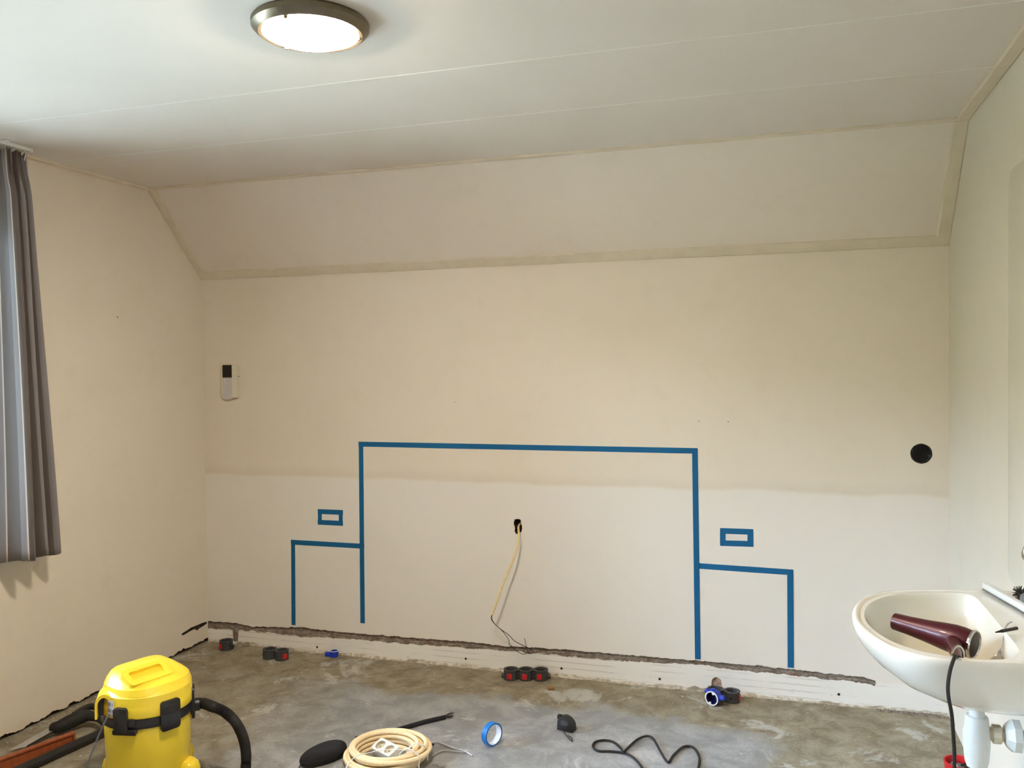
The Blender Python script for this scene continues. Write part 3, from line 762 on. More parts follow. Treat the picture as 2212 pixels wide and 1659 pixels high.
# socket strip inside the coil
c = fl(838, 1640)
t = thing('socket_strip', 'white plastic socket block lying inside the cream conduit coil', 'socket block', c, radians(-28))
ow = rrect(0.116, 0.056, 0.008, 4); wells = [[(x+0.0205*cos(2*pi*k/24), 0.0205*sin(2*pi*k/24)) for k in range(24)] for x in (-0.028, 0.028)]
g = loft([[(x, y, z) for x, y in ow] for z in (0.0, 0.044)], True, True, False)
tf = fill(ow, wells); g.add([(p.x, p.y, 0.044) for p in tf.v], tf.f)
obj('body', g, 'white', t, auto=30)
for k, x in enumerate((-0.028, 0.028)):
    obj('socket_well', loft([[(p[0], p[1], z) for p in wells[k]] for z in (0.044, 0.030)], True, False, True), 'offwhite', t, auto=30)
    for dx in (-.008, .008): obj('pin_hole', lathe([(0.0028, .0299), (0.0028, .0308)], 8).mv(x+dx, 0, 0), 'black', t)
for ch in t.children: ch.rotation_euler = (radians(24), 0, 0)
for ch in t.children: ch.location = (0, 0.004, 0.012)

# black soft case
c = fl(698, 1642); cdv = fl(742, 1614)-fl(655, 1650)
t = thing('soft_case', 'black rounded soft zip case lying beside the cream coil', 'case', c, math.atan2(cdv.y, cdv.x))
def bean(a):
    r = 0.098*abs(cos(a))**2+0.056*abs(sin(a))**2
    return Vector((0.098*cos(a), 0.053*sin(a)*(1+0.20*cos(a)) , 0))*(1+0.04*cos(2*a))
def case_half(z0, sgn, h):
    rings = []
    for k in range(9):
        u = k/8*pi/2; rings.append([(bean(2*pi*j/44).x*(0.55+0.45*cos(u)**0.8) if u else bean(2*pi*j/44).x, bean(2*pi*j/44).y*(0.45+0.55*cos(u)**0.8), z0+sgn*h*sin(u)**0.8) for j in range(44)])
    return loft(rings, True, False, True)
obj('upper_shell', case_half(0.027, 1, 0.024), 'black_cloth', t, auto=180)
obj('lower_shell', case_half(0.024, -1, 0.024), 'black_cloth', t, auto=180)
obj('zip', loft([[(bean(2*pi*j/44).x*s, bean(2*pi*j/44).y*s, z) for j in range(44)] for s, z in ((1.0, .0235), (1.012, .0245), (1.012, .0265), (1.0, .0275))], True, False, False), 'black_matte', t)
zp = obj('zip_pull', tube([(-0.100, -0.004, 0.025), (-0.111, -0.008, 0.018), (-0.119, -0.012, 0.006), (-0.115, -0.018, 0.004)], 0.0022, 6, 5), 'black', t)

# braided sleeve behind the coil
A_, B_ = fl(768, 1596, 0.009), fl(962, 1549, 0.009)
t = thing('cable_sleeve', 'long thin black sleeve with a frayed end behind the cream coil', 'sleeve', A_)
t.location.z = 0
md = (A_+B_)/2+Vector((0.004, -0.006, 0))
P = smooth_path([A_, A_.lerp(B_, .25)+Vector((.004, -.008, 0)), md, A_.lerp(B_, .75)+Vector((.0, .004, 0)), B_], 14)
wobj('sleeve', tube(P, 0.0088, 10, 1, smooth=False, rf=lambda i, n: 0.0088*(1+0.05*(i % 2))), 'black_cloth', t)
dd = (B_-A_).normalized()
fg = G()
for k in range(26):
    o_ = Vector((random.uniform(-.5, .5), random.uniform(-.5, .5), random.uniform(-.4, 1)))*0.010
    fg.join(tube([B_-dd*0.006+o_*0.6, B_+dd*0.016+o_*1.2, B_+dd*random.uniform(.028, .045)+o_*1.5], 0.0007, 4, 3))
wobj('frayed_end', fg, 'black_matte', t)['kind'] = 'stuff'

# bent metal wires beside the coil
c = fl(975, 1625)
t = thing('bent_wire', 'bent bare metal wire sticking out from behind the cream coil', 'wire', c)
wobj('strand', tube([fl(925, 1606, .008), fl(944, 1603, .008), fl(962, 1609, .010), fl(985, 1617, .010), fl(1003, 1622, .008), fl(1014, 1628, .005), fl(1021, 1633, .003)], 0.0034, 7, 6), 'steel', t)
wobj('strand', tube([fl(933, 1634, .006), fl(942, 1627, .007), fl(957, 1621, .008), fl(975, 1622, .008), fl(995, 1624, .007), fl(1006, 1623, .006)], 0.0028, 7, 6), 'steel', t)
wobj('insulation', tube([fl(928, 1608, .006), fl(938, 1608, .006)], 0.0042, 8, 3), 'blue_dark', t)
tg = G()
for k in range(5):
    b_ = fl(930+k*3, 1651, .006)
    tg.join(tube([b_, b_+Vector((0.02, .010*sin(k), .012*abs(cos(k*2)))), b_+Vector((.04, .008*cos(k*3), .002)), b_+Vector((.03, -.008, .008))], 0.0011, 5, 5))
wobj('tangled_end', tg, 'steel', t)

# ------------------------------------------------------------------ vacuum cleaner
VP = CAM+ray(323, 1690)*3.125; VP.z = 0; VS = Matrix.Diagonal((0.955, 0.955, 0.985, 1))
VR = math.atan2(CAM.x-VP.x, -(CAM.y-VP.y))
t = thing('vacuum_cleaner', 'yellow wet and dry vacuum cleaner with black band, latches and hose', 'vacuum cleaner', VP, VR); t.scale = (0.955, 0.955, 0.985)
obj('tank', lathe([(0.120, 0.045), (0.140, 0.050), (0.146, 0.060), (0.1535, 0.275), (0.150, 0.280)], 64), 'yellow', t)
obj('band', lathe([(0.150, 0.262), (0.1585, 0.264), (0.1600, 0.270), (0.1600, 0.282), (0.1575, 0.286), (0.1575, 0.298), (0.150, 0.300)], 64, False, False), 'black', t)
rings = []
for r, z in ((0.152, 0.300), (0.1585, 0.300), (0.1605, 0.304), (0.1600, 0.335), (0.1590, 0.338), (0.1585, 0.343), (0.1565, 0.372), (0.1525, 0.382), (0.140, 0.390), (0.110, 0.396), (0.060, 0.399), (0.003, 0.400)):
    ring_ = []
    for j in range(72):
        a = 2*pi*j/72
        fac = 1.0
        if z > 0.38:                                    # the front of the head is cut off flatter
            fac = 1-0.05*max(0, cos(a+pi/2))
        ring_.append((r*fac*cos(a), r*fac*sin(a), z))
    rings.append(ring_)
obj('head', loft(rings, True, False, True), 'yellow', t, auto=28)
# carrying handle housing on top, turned against the view
def sup(w, d, n=4.0, k=48, ox=0, oy=0):
    o_ = []
    for j in range(k):
        a = 2*pi*j/k; c_, s_ = cos(a), sin(a)
        o_.append((ox+w/2*math.copysign(abs(c_)**(2/n), c_), oy+d/2*math.copysign(abs(s_)**(2/n), s_)))
    return o_
HA = radians(32)
hs = [[(x, y, z) for x, y in sup(w, d, n_, 56, ox, oy)] for w, d, z, ox, oy, n_ in ((0.300, 0.292, 0.376, 0, 0, 2.3), (0.284, 0.262, 0.398, 0, 0.004, 2.6), (0.252, 0.212, 0.413, 0.002, 0.018, 3.2), (0.214, 0.150, 0.428, 0.004, 0.040, 3.6), (0.190, 0.112, 0.435, 0.006, 0.050, 3.8), (0.166, 0.088, 0.438, 0.006, 0.052, 3.8))]
obj('handle_housing', loft(hs, True, False, True).rot(HA, 'Z').mv(0.002, 0, 0), 'yellow', t, auto=24)
hm = Matrix.Rotation(HA, 4, 'Z') @ Matrix.Translation((-0.032, -0.046, 0.4215)) @ Matrix.Rotation(radians(25), 4, 'X')
fo, fi = rrect(0.168, 0.086, 0.014, 5), rrect(0.128, 0.048, 0.010, 5)
hd = obj('handle', ringslab(fo, fi, -0.012, 0.013).xf(hm), 'yellow', t, auto=30)
obj('grip_recess', slab(rrect(0.134, 0.054, 0.010, 4), 0.002).mv(0, 0, -0.005).xf(hm), 'yellow', t)
def shell_patch(w, h, d, rad, phi, z, rr=0.006, zb=None):
    """a rounded pad wrapped on the drum at angle phi from the front"""
    g = slab(rrect(w, h, rr, 4), d, min(d*0.35, 0.003))
    g.v = [Vector(((rad+p.z)*sin(phi+p.x/rad), -(rad+p.z)*cos(phi+p.x/rad), z+p.y)) for p in g.v]; return g
def phi_of(px): return math.asin(max(-1, min(1, ((px-320)/613)/0.162)))
la = obj('latch', shell_patch(0.052, 0.090, 0.014, 0.158, phi_of(263)+0.02, 0.298, 0.012), 'black', t)
obj('latch_hinge', shell_patch(0.085, 0.018, 0.017, 0.157, phi_of(272), 0.258, 0.005), 'black', la)
la = obj('latch', shell_patch(0.072, 0.106, 0.013, 0.158, phi_of(366), 0.296, 0.012), 'black', t)
obj('latch_rib', shell_patch(0.064, 0.030, 0.0155, 0.158, phi_of(366), 0.318, 0.010), 'black_matte', la)
obj('knob', shell_patch(0.030, 0.026, 0.010, 0.158, phi_of(286), 0.290, 0.010), 'black', t)
obj('sticker', shell_patch(0.034, 0.052, 0.0008, 0.1612, phi_of(246)-0.04, 0.337, 0.002), 'sticker', t)
# blower opening at the left of the head
am = Matrix.Translation((-0.147, -0.094, 0.300)) @ Matrix.Rotation(radians(-4), 4, 'Z')
arch_o = [(0.030*cos(a), 0.045+0.040*sin(a)) for a in [pi*i/14 for i in range(15)]]; arch_o = [(0.030, 0)]+arch_o+[(-0.030, 0)]
arch_i = [(x*0.74, y*0.86) for x, y in arch_o]
def arch(out, y0, y1, taper=1.0):
    return loft([[(x, y0, z) for x, z in out], [(x*taper, y1, z*1.0) for x, z in out]])
n_ = len(arch_o); g = G()
v = [(x, -.0, z) for x, z in arch_o]+[(x, -.0, z) for x, z in arch_i]+[(x, .09, z) for x, z in arch_o]+[(x, .07, z) for x, z in arch_i]
f = []
for j in range(n_-1):
    f += [(j, j+1, n_+j+1, n_+j), (j, j+1, 2*n_+j+1, 2*n_+j), (n_+j, n_+j+1, 3*n_+j+1, 3*n_+j)]
obj('blower_port', g.add(v, f).xf(am), 'yellow', t, auto=40)
obj('port_inside', G().add([(x, .035, z) for x, z in arch_i], [tuple(range(n_))]).xf(am), 'black', t)
# hose
hp = Matrix.Rotation(0, 4, 'Z')
obj('hose_inlet', lathe([(0.030, 0), (0.034, 0.004), (0.034, 0.016), (0.024, 0.020), (0.0235, 0.036), (0.019, 0.038)], 28).rot(pi/2, 'Y').mv(0.146, -0.01, 0.270), 'black', t)
obj('inlet_plate', shell_patch(0.070, 0.115, 0.010, 0.158, pi/2-0.05, 0.285, 0.014), 'black', t)
inv = (Matrix.Translation(VP) @ Matrix.Rotation(VR, 4, 'Z') @ VS).inverted()
def vloc(px, py, D): return inv @ (CAM+ray(px, py)*D)
hpts = [Vector((0.176, -0.01, 0.270)), Vector((0.196, -0.01, 0.270)), vloc(458, 1526, 3.13), vloc(484, 1537, 3.13), vloc(508, 1559, 3.12), vloc(524, 1590, 3.13), vloc(531, 1622, 3.14), vloc(531, 1655, 3.13), inv @ Vector((1.19, -1.40, 0.025)), inv @ Vector((1.21, -1.56, 0.021)), inv @ Vector((1.12, -1.74, 0.021)), inv @ Vector((0.94, -1.86, 0.021))]
obj('hose', tube(hpts, 0.0195, 16, 26, rf=lambda i, n: 0.0200 if i % 2 else 0.0176), 'black_matte', t, auto=80)
cp = [vloc(237, 1543, 2.99), vloc(232, 1549, 2.97), vloc(220, 1574, 2.95), vloc(206, 1606, 2.93), vloc(193, 1640, 2.90), vloc(185, 1670, 2.88), vloc(181, 1700, 2.86)]
cp.append(Vector((cp[-1].x-0.02, cp[-1].y-0.02, 0.006))); cp.append(cp[-1]+Vector((-0.10, -0.1, 0)))
obj('power_cord', tube(cp, 0.0036, 8, 6), 'cord', t)
for k, a in enumerate((radians(-28), radians(208), radians(38), radians(142))):
    ft = obj('foot', loft([[(x, y, z) for x, y in sup(w, d, 3, 24, ox, 0)] for w, d, z, ox in ((0.062, 0.074, 0.040, 0.160), (0.066, 0.078, 0.060, 0.160), (0.060, 0.070, 0.082, 0.156), (0.040, 0.056, 0.094, 0.150))]).rot(a, 'Z'), 'yellow', t, auto=50)
    obj('caster', lathe([(0.0195, -0.012), (0.021, -0.010), (0.021, 0.010), (0.0195, 0.012)], 20).rot(pi/2, 'X').mv(0.166, 0, 0.0212).rot(a, 'Z'), 'black', ft)
    obj('caster_fork', box(0.158, 0.174, -0.016, 0.016, 0.022, 0.044, 0.003, 1).rot(a, 'Z'), 'black', ft)

# ------------------------------------------------------------------ tools along the left wall
A_, B_ = fl(46, 1662, 0.02), fl(268, 1561, 0.02)
d = (B_-A_).normalized()
A2 = A_-d*0.55
t = thing('suction_tube', 'long straight black suction tube on the floor behind the vacuum cleaner', 'tube', (A2.x, A2.y, 0))
wobj('tube', tube([A2, A_, B_], 0.0185, 20, 6, smooth=False), 'black', t)
wobj('collar', tube([B_-d*0.06, B_+d*0.01], 0.0225, 20, 2, smooth=False).mv(0, 0, 0.0022), 'black_matte', t)
# orange spirit level: I-section bar
TA, TB = fl(-4, 1637, 0.055), fl(154, 1580, 0.055)
d = (TB-TA); d.z = 0; d.normalize(); s = Vector((d.y, -d.x, 0))            # s points to the viewer side
A2 = TA-d*0.25
t = thing('spirit_level', 'dull orange box-section bar lying along the black tube', 'level', (A2.x, A2.y, 0))
def bar(u0, u1, z0, z1, a=A2, L=(TB-A2).length):
    q = [(u0, z0), (u1, z0), (u1, z1), (u0, z1)]
    return loft([[Vector((a.x, a.y, 0))+d*l+s*u+Vector((0, 0, z)) for u, z in q] for l in (0, L)])
wobj('flange', bar(0.0, 0.024, 0.049, 0.055), 'orange', t, smooth=False)
wobj('flange', bar(0.0, 0.024, 0.0, 0.006), 'orange', t, smooth=False)
wobj('web', bar(0.006, 0.018, 0.006, 0.049), 'orange', t, smooth=False)
L_ = (TB-A2).length
wobj('end_cap', loft([[Vector((A2.x, A2.y, 0))+d*l+s*u+Vector((0, 0, z)) for u, z in ((-0.001, 0.0), (0.026, 0.0), (0.026, 0.056), (-0.001, 0.056))] for l in (L_-0.006, L_+0.003)]), 'orange', t, smooth=False)
# handsaw with black handle
pA, pB = fl(118, 1585, 0.03), fl(232, 1548, 0.03)
t = thing('hand_saw', 'black handled grey bladed tool lying between orange bar and wall', 'saw', (pA.x, pA.y, 0))
hpts = [fl(112, 1572, 0.030), fl(128, 1570, 0.034), fl(148, 1561, 0.038), fl(168, 1552, 0.045), fl(190, 1546, 0.050), fl(212, 1552, 0.045), fl(228, 1566, 0.036)]
wobj('handle', tube(hpts, 0.02, 14, 8, rf=lambda i, n: 0.013+0.016*sin(pi*min(1, (i+4)/(n*0.9)))**0.8), 'black_matte', t, auto=80)
wobj('guard', tube([fl(160, 1545, 0.05), fl(178, 1533, 0.052), fl(196, 1526, 0.052), fl(212, 1530, 0.050), fl(222, 1541, 0.045)], 0.014, 12, 8), 'black', t)
b0, b1, b2, b3 = fl(118, 1566, 0.026), fl(120, 1578, 0.026), fl(58, 1613, 0.012), fl(18, 1622, 0.012)
wobj('blade', loft([[p+Vector((0, 0, z)) for p in (b0, b1, b2, b3)] for z in (0, 0.0016)]), 'steel', t, smooth=False)
wobj('blade_spine', tube([b1+Vector((0, 0, .001)), b2+Vector((0, 0, .001))], 0.003, 6, 2, smooth=False), 'black_matte', t)

# ------------------------------------------------------------------ washbasin on the right wall
BZ = 0.82
ro = [(3.596, -1.140), (3.506, -1.156), (3.428, -1.175), (3.362, -1.196), (3.293, -1.243), (3.234, -1.335), (3.206, -1.431), (3.197, -1.526), (3.203, -1.61), (3.227, -1.700), (3.260, -1.768), (3.306, -1.813), (3.345, -1.830), (3.391, -1.834), (3.458, -1.828), (3.537, -1.816), (3.62, -1.806)]
XB = 3.6835
P = smooth_path([(W-0.002, -1.128, 0)]+[(a, b, 0) for a, b in ro]+[(XB, -1.80, 0)], 5)
out = [(p.x, p.y) for p in P]
cy_ = -1.485
def oring(sx, sy, z): return [(XB-(XB-x)*sx, cy_+(y-cy_)*sy, z) for x, y in out]
wb = thing('washbasin', 'white ceramic washbasin with a hair dryer in it on the side wall', 'washbasin', (XB, cy_, BZ-0.2))
rings = [oring(0.955, 0.955, BZ-0.004), oring(0.975, 0.975, BZ), oring(0.988, 0.99, BZ-0.001), oring(0.998, 0.998, BZ-0.006), oring(1.0, 1.0, BZ-0.014), oring(0.995, 0.995, BZ-0.028), oring(0.972, 0.97, BZ-0.052), oring(0.925, 0.93, BZ-0.082), oring(0.84, 0.85, BZ-0.115), oring(0.70, 0.72, BZ-0.148), oring(0.52, 0.55, BZ-0.172), oring(0.30, 0.34, BZ-0.190), oring(0.10, 0.16, BZ-0.199)]
body = loft(rings, True, False, True)
# bowl opening: inset outline, straight at the tap deck
dk = 3.568
inn0 = []
for x, y in oring(0.945, 0.93, BZ) and [(p[0], p[1]) for p in oring(0.945, 0.925, BZ)]:
    inn0.append((min(x, dk-0.012*abs(y-cy_)/0.3), y))
# resample the opening evenly and soften it
def resample(loop, n):
    L = [0]
    m_ = len(loop)
    for i in range(m_): L.append(L[-1]+math.hypot(loop[(i+1) % m_][0]-loop[i][0], loop[(i+1) % m_][1]-loop[i][1]))
    o_ = []; k = 0
    for j in range(n):
        s = L[-1]*j/n
        while L[k+1] < s: k += 1
        u = (s-L[k])/max(1e-9, L[k+1]-L[k]); a, b = loop[k], loop[(k+1) % m_]
        o_.append((a[0]+(b[0]-a[0])*u, a[1]+(b[1]-a[1])*u))
    return o_
NI = 96
inn = resample(inn0, NI)
for _ in range(30): inn = [((inn[i-1][0]+2*inn[i][0]+inn[(i+1) % NI][0])/4, (inn[i-1][1]+2*inn[i][1]+inn[(i+1) % NI][1])/4) for i in range(NI)]
drain = (3.455, -1.49)
def iring(s, z): return [(drain[0]+(x-drain[0])*s, drain[1]+(y-drain[1])*s, z) for x, y in inn]
# rim surface between the outer edge and the opening
rg = fill([(p[0], p[1]) for p in rings[0]], [inn])
body.add([(p.x, p.y, BZ-0.004) for p in rg.v], rg.f)
wobj('basin_body', body, 'ceramic', wb, auto=50)
bowl = loft([iring(1.0, BZ-0.004), iring(0.985, BZ-0.008), iring(0.965, BZ-0.020), iring(0.93, BZ-0.045), iring(0.87, BZ-0.075), iring(0.76, BZ-0.102), iring(0.58, BZ-0.120), iring(0.34, BZ-0.128), iring(0.11, BZ-0.131)], True, False, False)
wobj('bowl', bowl, 'bowl', wb, auto=60)
dr = lathe([(0.034, 0.003), (0.033, 0.0), (0.024, -0.003), (0.0008, -0.006)], 28, False, True).mv(drain[0], drain[1], BZ-0.130)
wobj('drain', dr, 'chrome', wb)
# white edging strip standing on the back of the basin
l0, l1 = Vector((3.592, -1.135, BZ)), Vector((3.676, -1.53, BZ))
lg = thing('edging_strip', 'narrow white strip standing along the back edge of the washbasin', 'strip', l0, math.atan2((l1-l0).x, -(l1-l0).y))
LL = (l1-l0).length
obj('board', box(-0.006, 0.012, -LL, 0.0, 0.0005, 0.020, 0.003, 2), 'white', lg)
obj('sealant_bead', tube([(-0.008, -LL+.01, 0.002), (-0.008, -0.01, 0.002)], 0.0022, 8, 2, smooth=False), 'lgrey', lg)

# hair brush on the ledge
hb = on(2, BZ+0.052, 2192, 1285)
hb = Vector((3.661, -1.270, BZ+0.0225))
t = thing('hair_brush', 'round black bristled hair brush lying behind the white strip at the washbasin', 'brush', hb)
obj('barrel', lathe([(0.008, -0.03), (0.011, -0.028), (0.011, 0.040), (0.008, 0.042)], 16).rot(pi/2, 'X'), 'black', t)
bg_ = G()
for k in range(150):
    a = random.uniform(0, 2*pi); y = random.uniform(-0.038, 0.028); L = random.uniform(0.017, 0.0222)
    dv = Vector((cos(a), random.uniform(-.12, .12), sin(a)))
    p0 = Vector((0, y, 0))+dv*0.010; p1 = Vector((0, y, 0))+dv*L
    bg_.join(tube([p0, p1], 0.0008, 4, 1, smooth=False))
obj('bristles', bg_, 'bristle', t)['kind'] = 'stuff'
obj('handle', lathe([(0.009, 0.034), (0.0155, 0.038), (0.0165, 0.050), (0.0125, 0.10), (0.011, 0.15), (0.012, 0.19), (0.006, 0.196)], 18).rot(pi/2, 'X'), 'lgrey', t)

# hair dryer
nz = on(2, 0.796, 1932, 1342); rr_ = on(2, 0.782, 2107, 1394)
ax = (rr_-nz).normalized(); L_ = (rr_-nz).length
t = thing('hair_dryer', 'maroon hair dryer with chrome ring lying in the washbasin', 'hair dryer', nz)
def along(g):
    z = Vector((0, 0, 1)); q = z.rotation_difference(ax); return g.xf(q.to_matrix().to_4x4())
prof = [(0.0008, 0.004), (0.0195, 0.004), (0.0200, 0.0), (0.0222, 0.0), (0.0226, 0.002), (0.0246, L_*.2), (0.0290, L_*.42), (0.0345, L_*.62), (0.0375, L_*.76), (0.0370, L_*.86), (0.0345, L_*.94), (0.0335, L_*.97)]
obj('barrel', along(lathe(prof, 36, False, True)), 'maroon', t, auto=50)
obj('rear_ring', along(lathe([(0.0325, L_*.955), (0.0365, L_*.96), (0.0375, L_*.985), (0.0350, L_*1.0), (0.0315, L_*.985)], 36, False, False)), 'chrome', t)
obj('air_filter', along(lathe([(0.032, L_*.985), (0.020, L_*.992), (0.0008, L_*.995)], 30, False, True)), 'black', t)
hA = nz+ax*(L_*0.74); hB = Vector((3.408, -1.785, 0.806))
wobj('handle', tube([hA, hA.lerp(hB, .4)+Vector((0, 0, -0.006)), hA.lerp(hB, .75), hB], 0.017, 16, 6, rf=lambda i, n: 0.020-0.010*i/n), 'maroon', t, auto=60)
hl = [hB+Vector((-0.012, 0.0, 0.004))]
for k in range(1, 8):
    a = pi*k/8; hl.append(hB+CR*(-0.0135*cos(a))+Vector((0, 0, 0.006+0.026*sin(a)**0.8)))
hl.append(hB+CR*0.0135+Vector((0, 0, 0.0)))
hl[0] = hB-CR*0.0135
wobj('hanging_loop', tube(hl, 0.0030, 8, 4), 'chrome', t)
e0 = Vector((3.392, -1.836, BZ+0.006))
cd = [hB, hB.lerp(e0, .5)+Vector((0, 0, .006)), e0, on(1, -1.858, 2053, 1446), on(1, -1.872, 2048, 1478), on(1, -1.872, 2049, 1506), on(1, -1.868, 2056, 1545), on(1, -1.862, 2060, 1600), on(1, -1.860, 2062, 1659)]
ln = cd[-1]; cd += [Vector((ln.x+.005, ln.y, 0.25)), Vector((ln.x+.02, ln.y+.01, 0.05)), Vector((ln.x+.06, ln.y+.02, 0.006)), Vector((ln.x+.16, ln.y-.06, 0.006))]
wobj('power_cord', tube(cd, 0.0042, 10, 7), 'black_matte', t)

# chain with ring and a make-up pencil
pk = [on(2, BZ+0.004, 2186, 1343), on(2, BZ+0.006, 2178, 1347), on(2, BZ-0.003, 2172, 1358), on(2, BZ-0.022, 2167, 1380), on(2, BZ-0.042, 2162, 1400), on(2, BZ-0.050, 2160, 1410)]
t = thing('plug_chain', 'thin chain with a wire ring hanging into the washbasin bowl', 'chain', pk[0])
wobj('chain', tube(pk, 0.0013, 6, 8, rf=lambda i, n: 0.0024 if i % 2 else 0.0016), 'steel', t)
rcn = pk[-1]+Vector((-0.004, -0.004, -0.012))
wobj('ring', tube([rcn+CR*(0.010*cos(2*pi*i/16))+Vector((0, -0.003*sin(2*pi*i/16), 0.0085*sin(2*pi*i/16))) for i in range(17)], 0.0017, 6, 2), 'steel', t)
wobj('link', tube([pk[-1]+CR*(0.004*cos(2*pi*i/10))+Vector((0, 0, 0.006*sin(2*pi*i/10))) for i in range(11)], 0.0018, 6, 2), 'steel', t)
wobj('clasp', tube([pk[2]+CR*0.004+Vector((0, 0, -0.004)), pk[3]+CR*0.009], 0.003, 8, 2, smooth=False), 'chrome', t)
pe0, pe1 = on(2, BZ+0.0075, 2150, 1366), on(2, BZ+0.012, 2197, 1357)
t = thing('makeup_pencil', 'short black make-up pencil lying across the basin rim and chain', 'pencil', pe1)
dv = pe1-pe0
wobj('shaft', tube([pe0.lerp(pe1, .28), pe1], 0.0042, 10, 2, smooth=False), 'black', t)
wobj('tip', tube([pe0, pe0.lerp(pe1, .14), pe0.lerp(pe1, .30)], 0.003, 10, 2, smooth=False, rf=lambda i, n: (0.0012, 0.0024, 0.0034)[i]), 'black_matte', t)

# drain trap
ty = -1.50
tc = on(1, ty, 2110, 1560)
t = thing('drain_trap', 'white plastic bottle trap with waste pipe beneath the washbasin', 'drain trap', (tc.x, ty, 0.40))
zc = lambda py: on(1, ty, 2110, py).z
zt, zn, zb = zc(1520), zc(1546), zc(1658)
o_ = lambda z: z-0.40
obj('inlet_pipe', lathe([(0.0185, o_(zn)-0.02), (0.0185, o_(BZ-0.190))], 24), 'white', t)
obj('bottle', lathe([(0.012, o_(zb)), (0.024, o_(zb)+0.004), (0.0285, o_(zb)+0.018), (0.0325, o_(zb)+0.06), (0.0325, o_(zc(1580))), (0.0295, o_(zc(1570))), (0.0275, o_(zn)-0.004), (0.0255, o_(zn)), (0.019, o_(zn)+0.001)], 36), 'white', t, auto=45)
zo = o_(zc(1583)); X = lambda px: on(1, ty, px, 1580).x-tc.x
def hz(prof, n=28): return lathe(prof, n).rot(pi/2, 'Y').mv(0, 0, zo+0.002)
obj('outlet_pipe', hz([(0.0165, 0.02), (0.0165, XB-tc.x)]), 'offwhite', t)
obj('union_nut', hz([(0.020, X(2143)), (0.0245, X(2144)), (0.0245, X(2160)), (0.021, X(2163))], 12), 'offwhite', t, auto=20)
obj('large_nut', hz([(0.022, X(2169)), (0.030, X(2173)), (0.043, X(2186)), (0.043, X(2202)), (0.030, X(2206))], 8).mv(0, 0, 0), 'white', t, auto=15)
obj('wall_rosette', hz([(0.034, XB-tc.x-0.010), (0.040, XB-tc.x-0.002), (0.040, XB-tc.x)], 28), 'white', t)

# smooth pale panel with rounded corners on the wall over the basin
mz0, mz1, my = 0.832, 2.075, -1.022
mw = 0.70
ol = rrect(mw, mz1-mz0, 0.045, 7)
t = thing('splash_panel', 'tall pale panel with rounded corners on the wall above the washbasin', 'panel', (W-0.0005, my-mw/2, (mz0+mz1)/2))
def onwall(g): return g.xf(Matrix(((0, 0, -1, 0), (1, 0, 0, 0), (0, 1, 0, 0), (0, 0, 0, 1))))
obj('board', onwall(slab(ol, 0.006, 0.0015)), 'panel', t)
for yy in (-0.2, 0.2): obj('panel_clip', onwall(slab(rrect(0.02, 0.016, .003), 0.010, .002).mv(yy, -(mz1-mz0)/2+.004, 0)), 'chrome', t)
kc = on(1, -1.36, 2217, 1196)
t = thing('chrome_fitting', 'rounded chrome fitting in front of the pale panel above the washbasin', 'fitting', kc)
obj('bulb', lathe([(0.002, -0.018), (0.008, -0.0165), (0.0115, -0.010), (0.012, 0.0), (0.0095, 0.010), (0.006, 0.020), (0.005, 0.030), (0.001, 0.032)], 20), 'chrome', t)
obj('arm', tube([(0.002, 0, 0.024), (0.03, 0, 0.030), (W-0.001-kc.x, 0, 0.030)], 0.005, 10, 4), 'chrome', t)
obj('wall_plate', lathe([(0.016, 0), (0.016, 0.004), (0.012, 0.006)], 20).rot(-pi/2, 'Y').mv(W-kc.x-.0005, 0, 0.030), 'chrome', t)

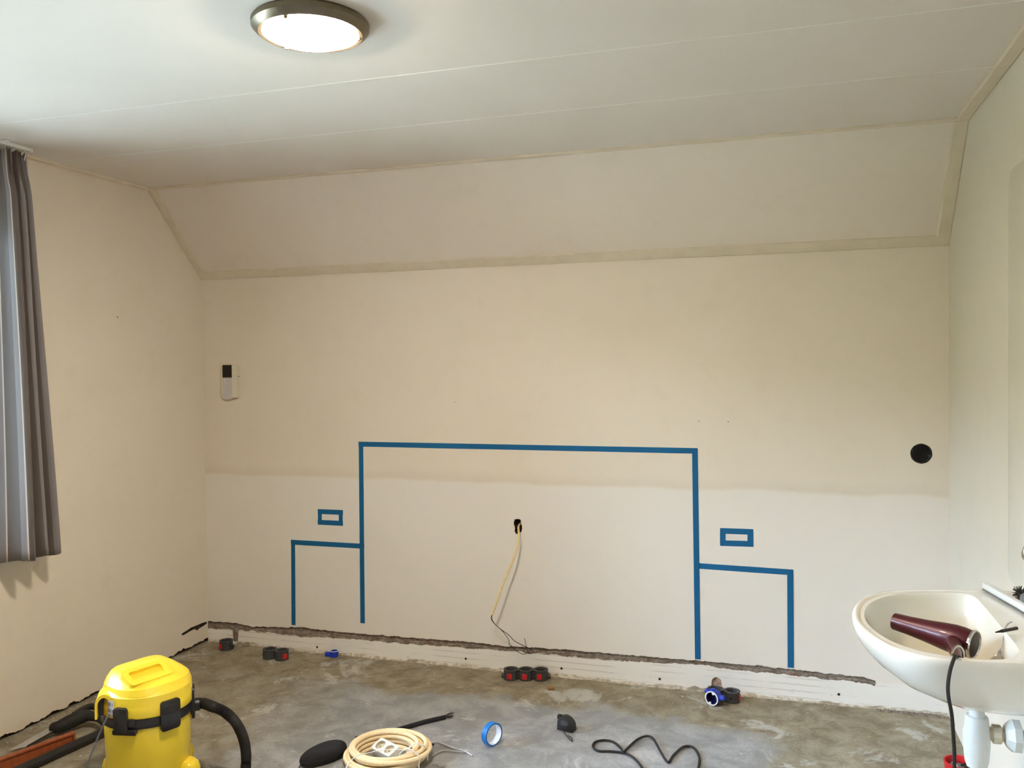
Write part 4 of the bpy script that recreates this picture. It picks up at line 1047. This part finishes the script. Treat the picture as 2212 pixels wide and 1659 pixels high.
# red tub under the trap
rt = on(2, 0.07, 2084, 1646)
t = thing('plastic_tub', 'small round red plastic tub with bits inside near the wall corner', 'tub', (min(rt.x, W-0.062), rt.y, 0))
obj('tub_wall', lathe([(0.050, 0.0), (0.054, 0.062), (0.057, 0.066), (0.057, 0.070), (0.052, 0.070), (0.049, 0.064), (0.046, 0.012), (0.0008, 0.012)], 40), 'red', t, auto=40)
obj('debris', lathe([(0.044, 0.046), (0.030, 0.050), (0.0008, 0.052)], 20, False, True), 'lgrey', t)
for k, (x, y, a) in enumerate(((0.012, 0.012, .4), (-0.016, -0.004, 1.7), (0.020, -0.018, 2.6), (-.02, .02, .9))):
    obj('metal_bit', box(-0.012, 0.012, -0.004, 0.004, 0, 0.006, 0.001, 1).rot(a, 'Z').rot(.4, 'X').mv(x, y, 0.054), 'black' if k % 2 == 0 else 'steel', t)

# plaster crumbs along the foot of the walls
cg = G()
def crumb(p, s):
    n = [Vector((random.uniform(.5, 1), 0, 0)), Vector((random.uniform(-.6, -.2), random.uniform(.5, .9), 0)), Vector((random.uniform(-.6, -.2), random.uniform(-.9, -.5), 0)), Vector((random.uniform(-.2, .2), random.uniform(-.2, .2), random.uniform(.5, 1)))]
    r = Matrix.Rotation(random.uniform(0, 6), 3, 'Z')
    cg.add([p+(r @ q)*s for q in n], [(0, 1, 2), (0, 3, 1), (1, 3, 2), (2, 3, 0)])
for k in range(520):
    x = random.uniform(0.01, W-.02); crumb(Vector((x, -abs(random.gauss(0, 0.018))-0.003, 0)), random.uniform(.0015, .006)*(1.6 if x > 3.3 else 1))
for k in range(420):
    crumb(Vector((abs(random.gauss(0, 0.02))+0.003, random.uniform(-1.75, -.01), 0)), random.uniform(.0015, .0055))
for k in range(120):
    crumb(Vector((random.uniform(.4, 3.5), random.uniform(-1.1, -.05), 0)), random.uniform(.001, .003))
co = obj('plaster_crumbs', cg, 'crumb', smooth=False); co['kind'] = 'stuff'; tag(co, 'scattered plaster crumbs on the concrete along the foot of the walls', 'rubble')

cg = G()
for k in range(420):
    crumb(Vector((random.uniform(3.40, W-.02), -0.012-abs(random.gauss(0, 0.010)), 0.001)), random.uniform(.003, .010))
co = obj('rubble', cg, 'mortar', smooth=False); co['kind'] = 'stuff'; tag(co, 'dark grey mortar rubble in the wall corner beneath the washbasin', 'rubble')
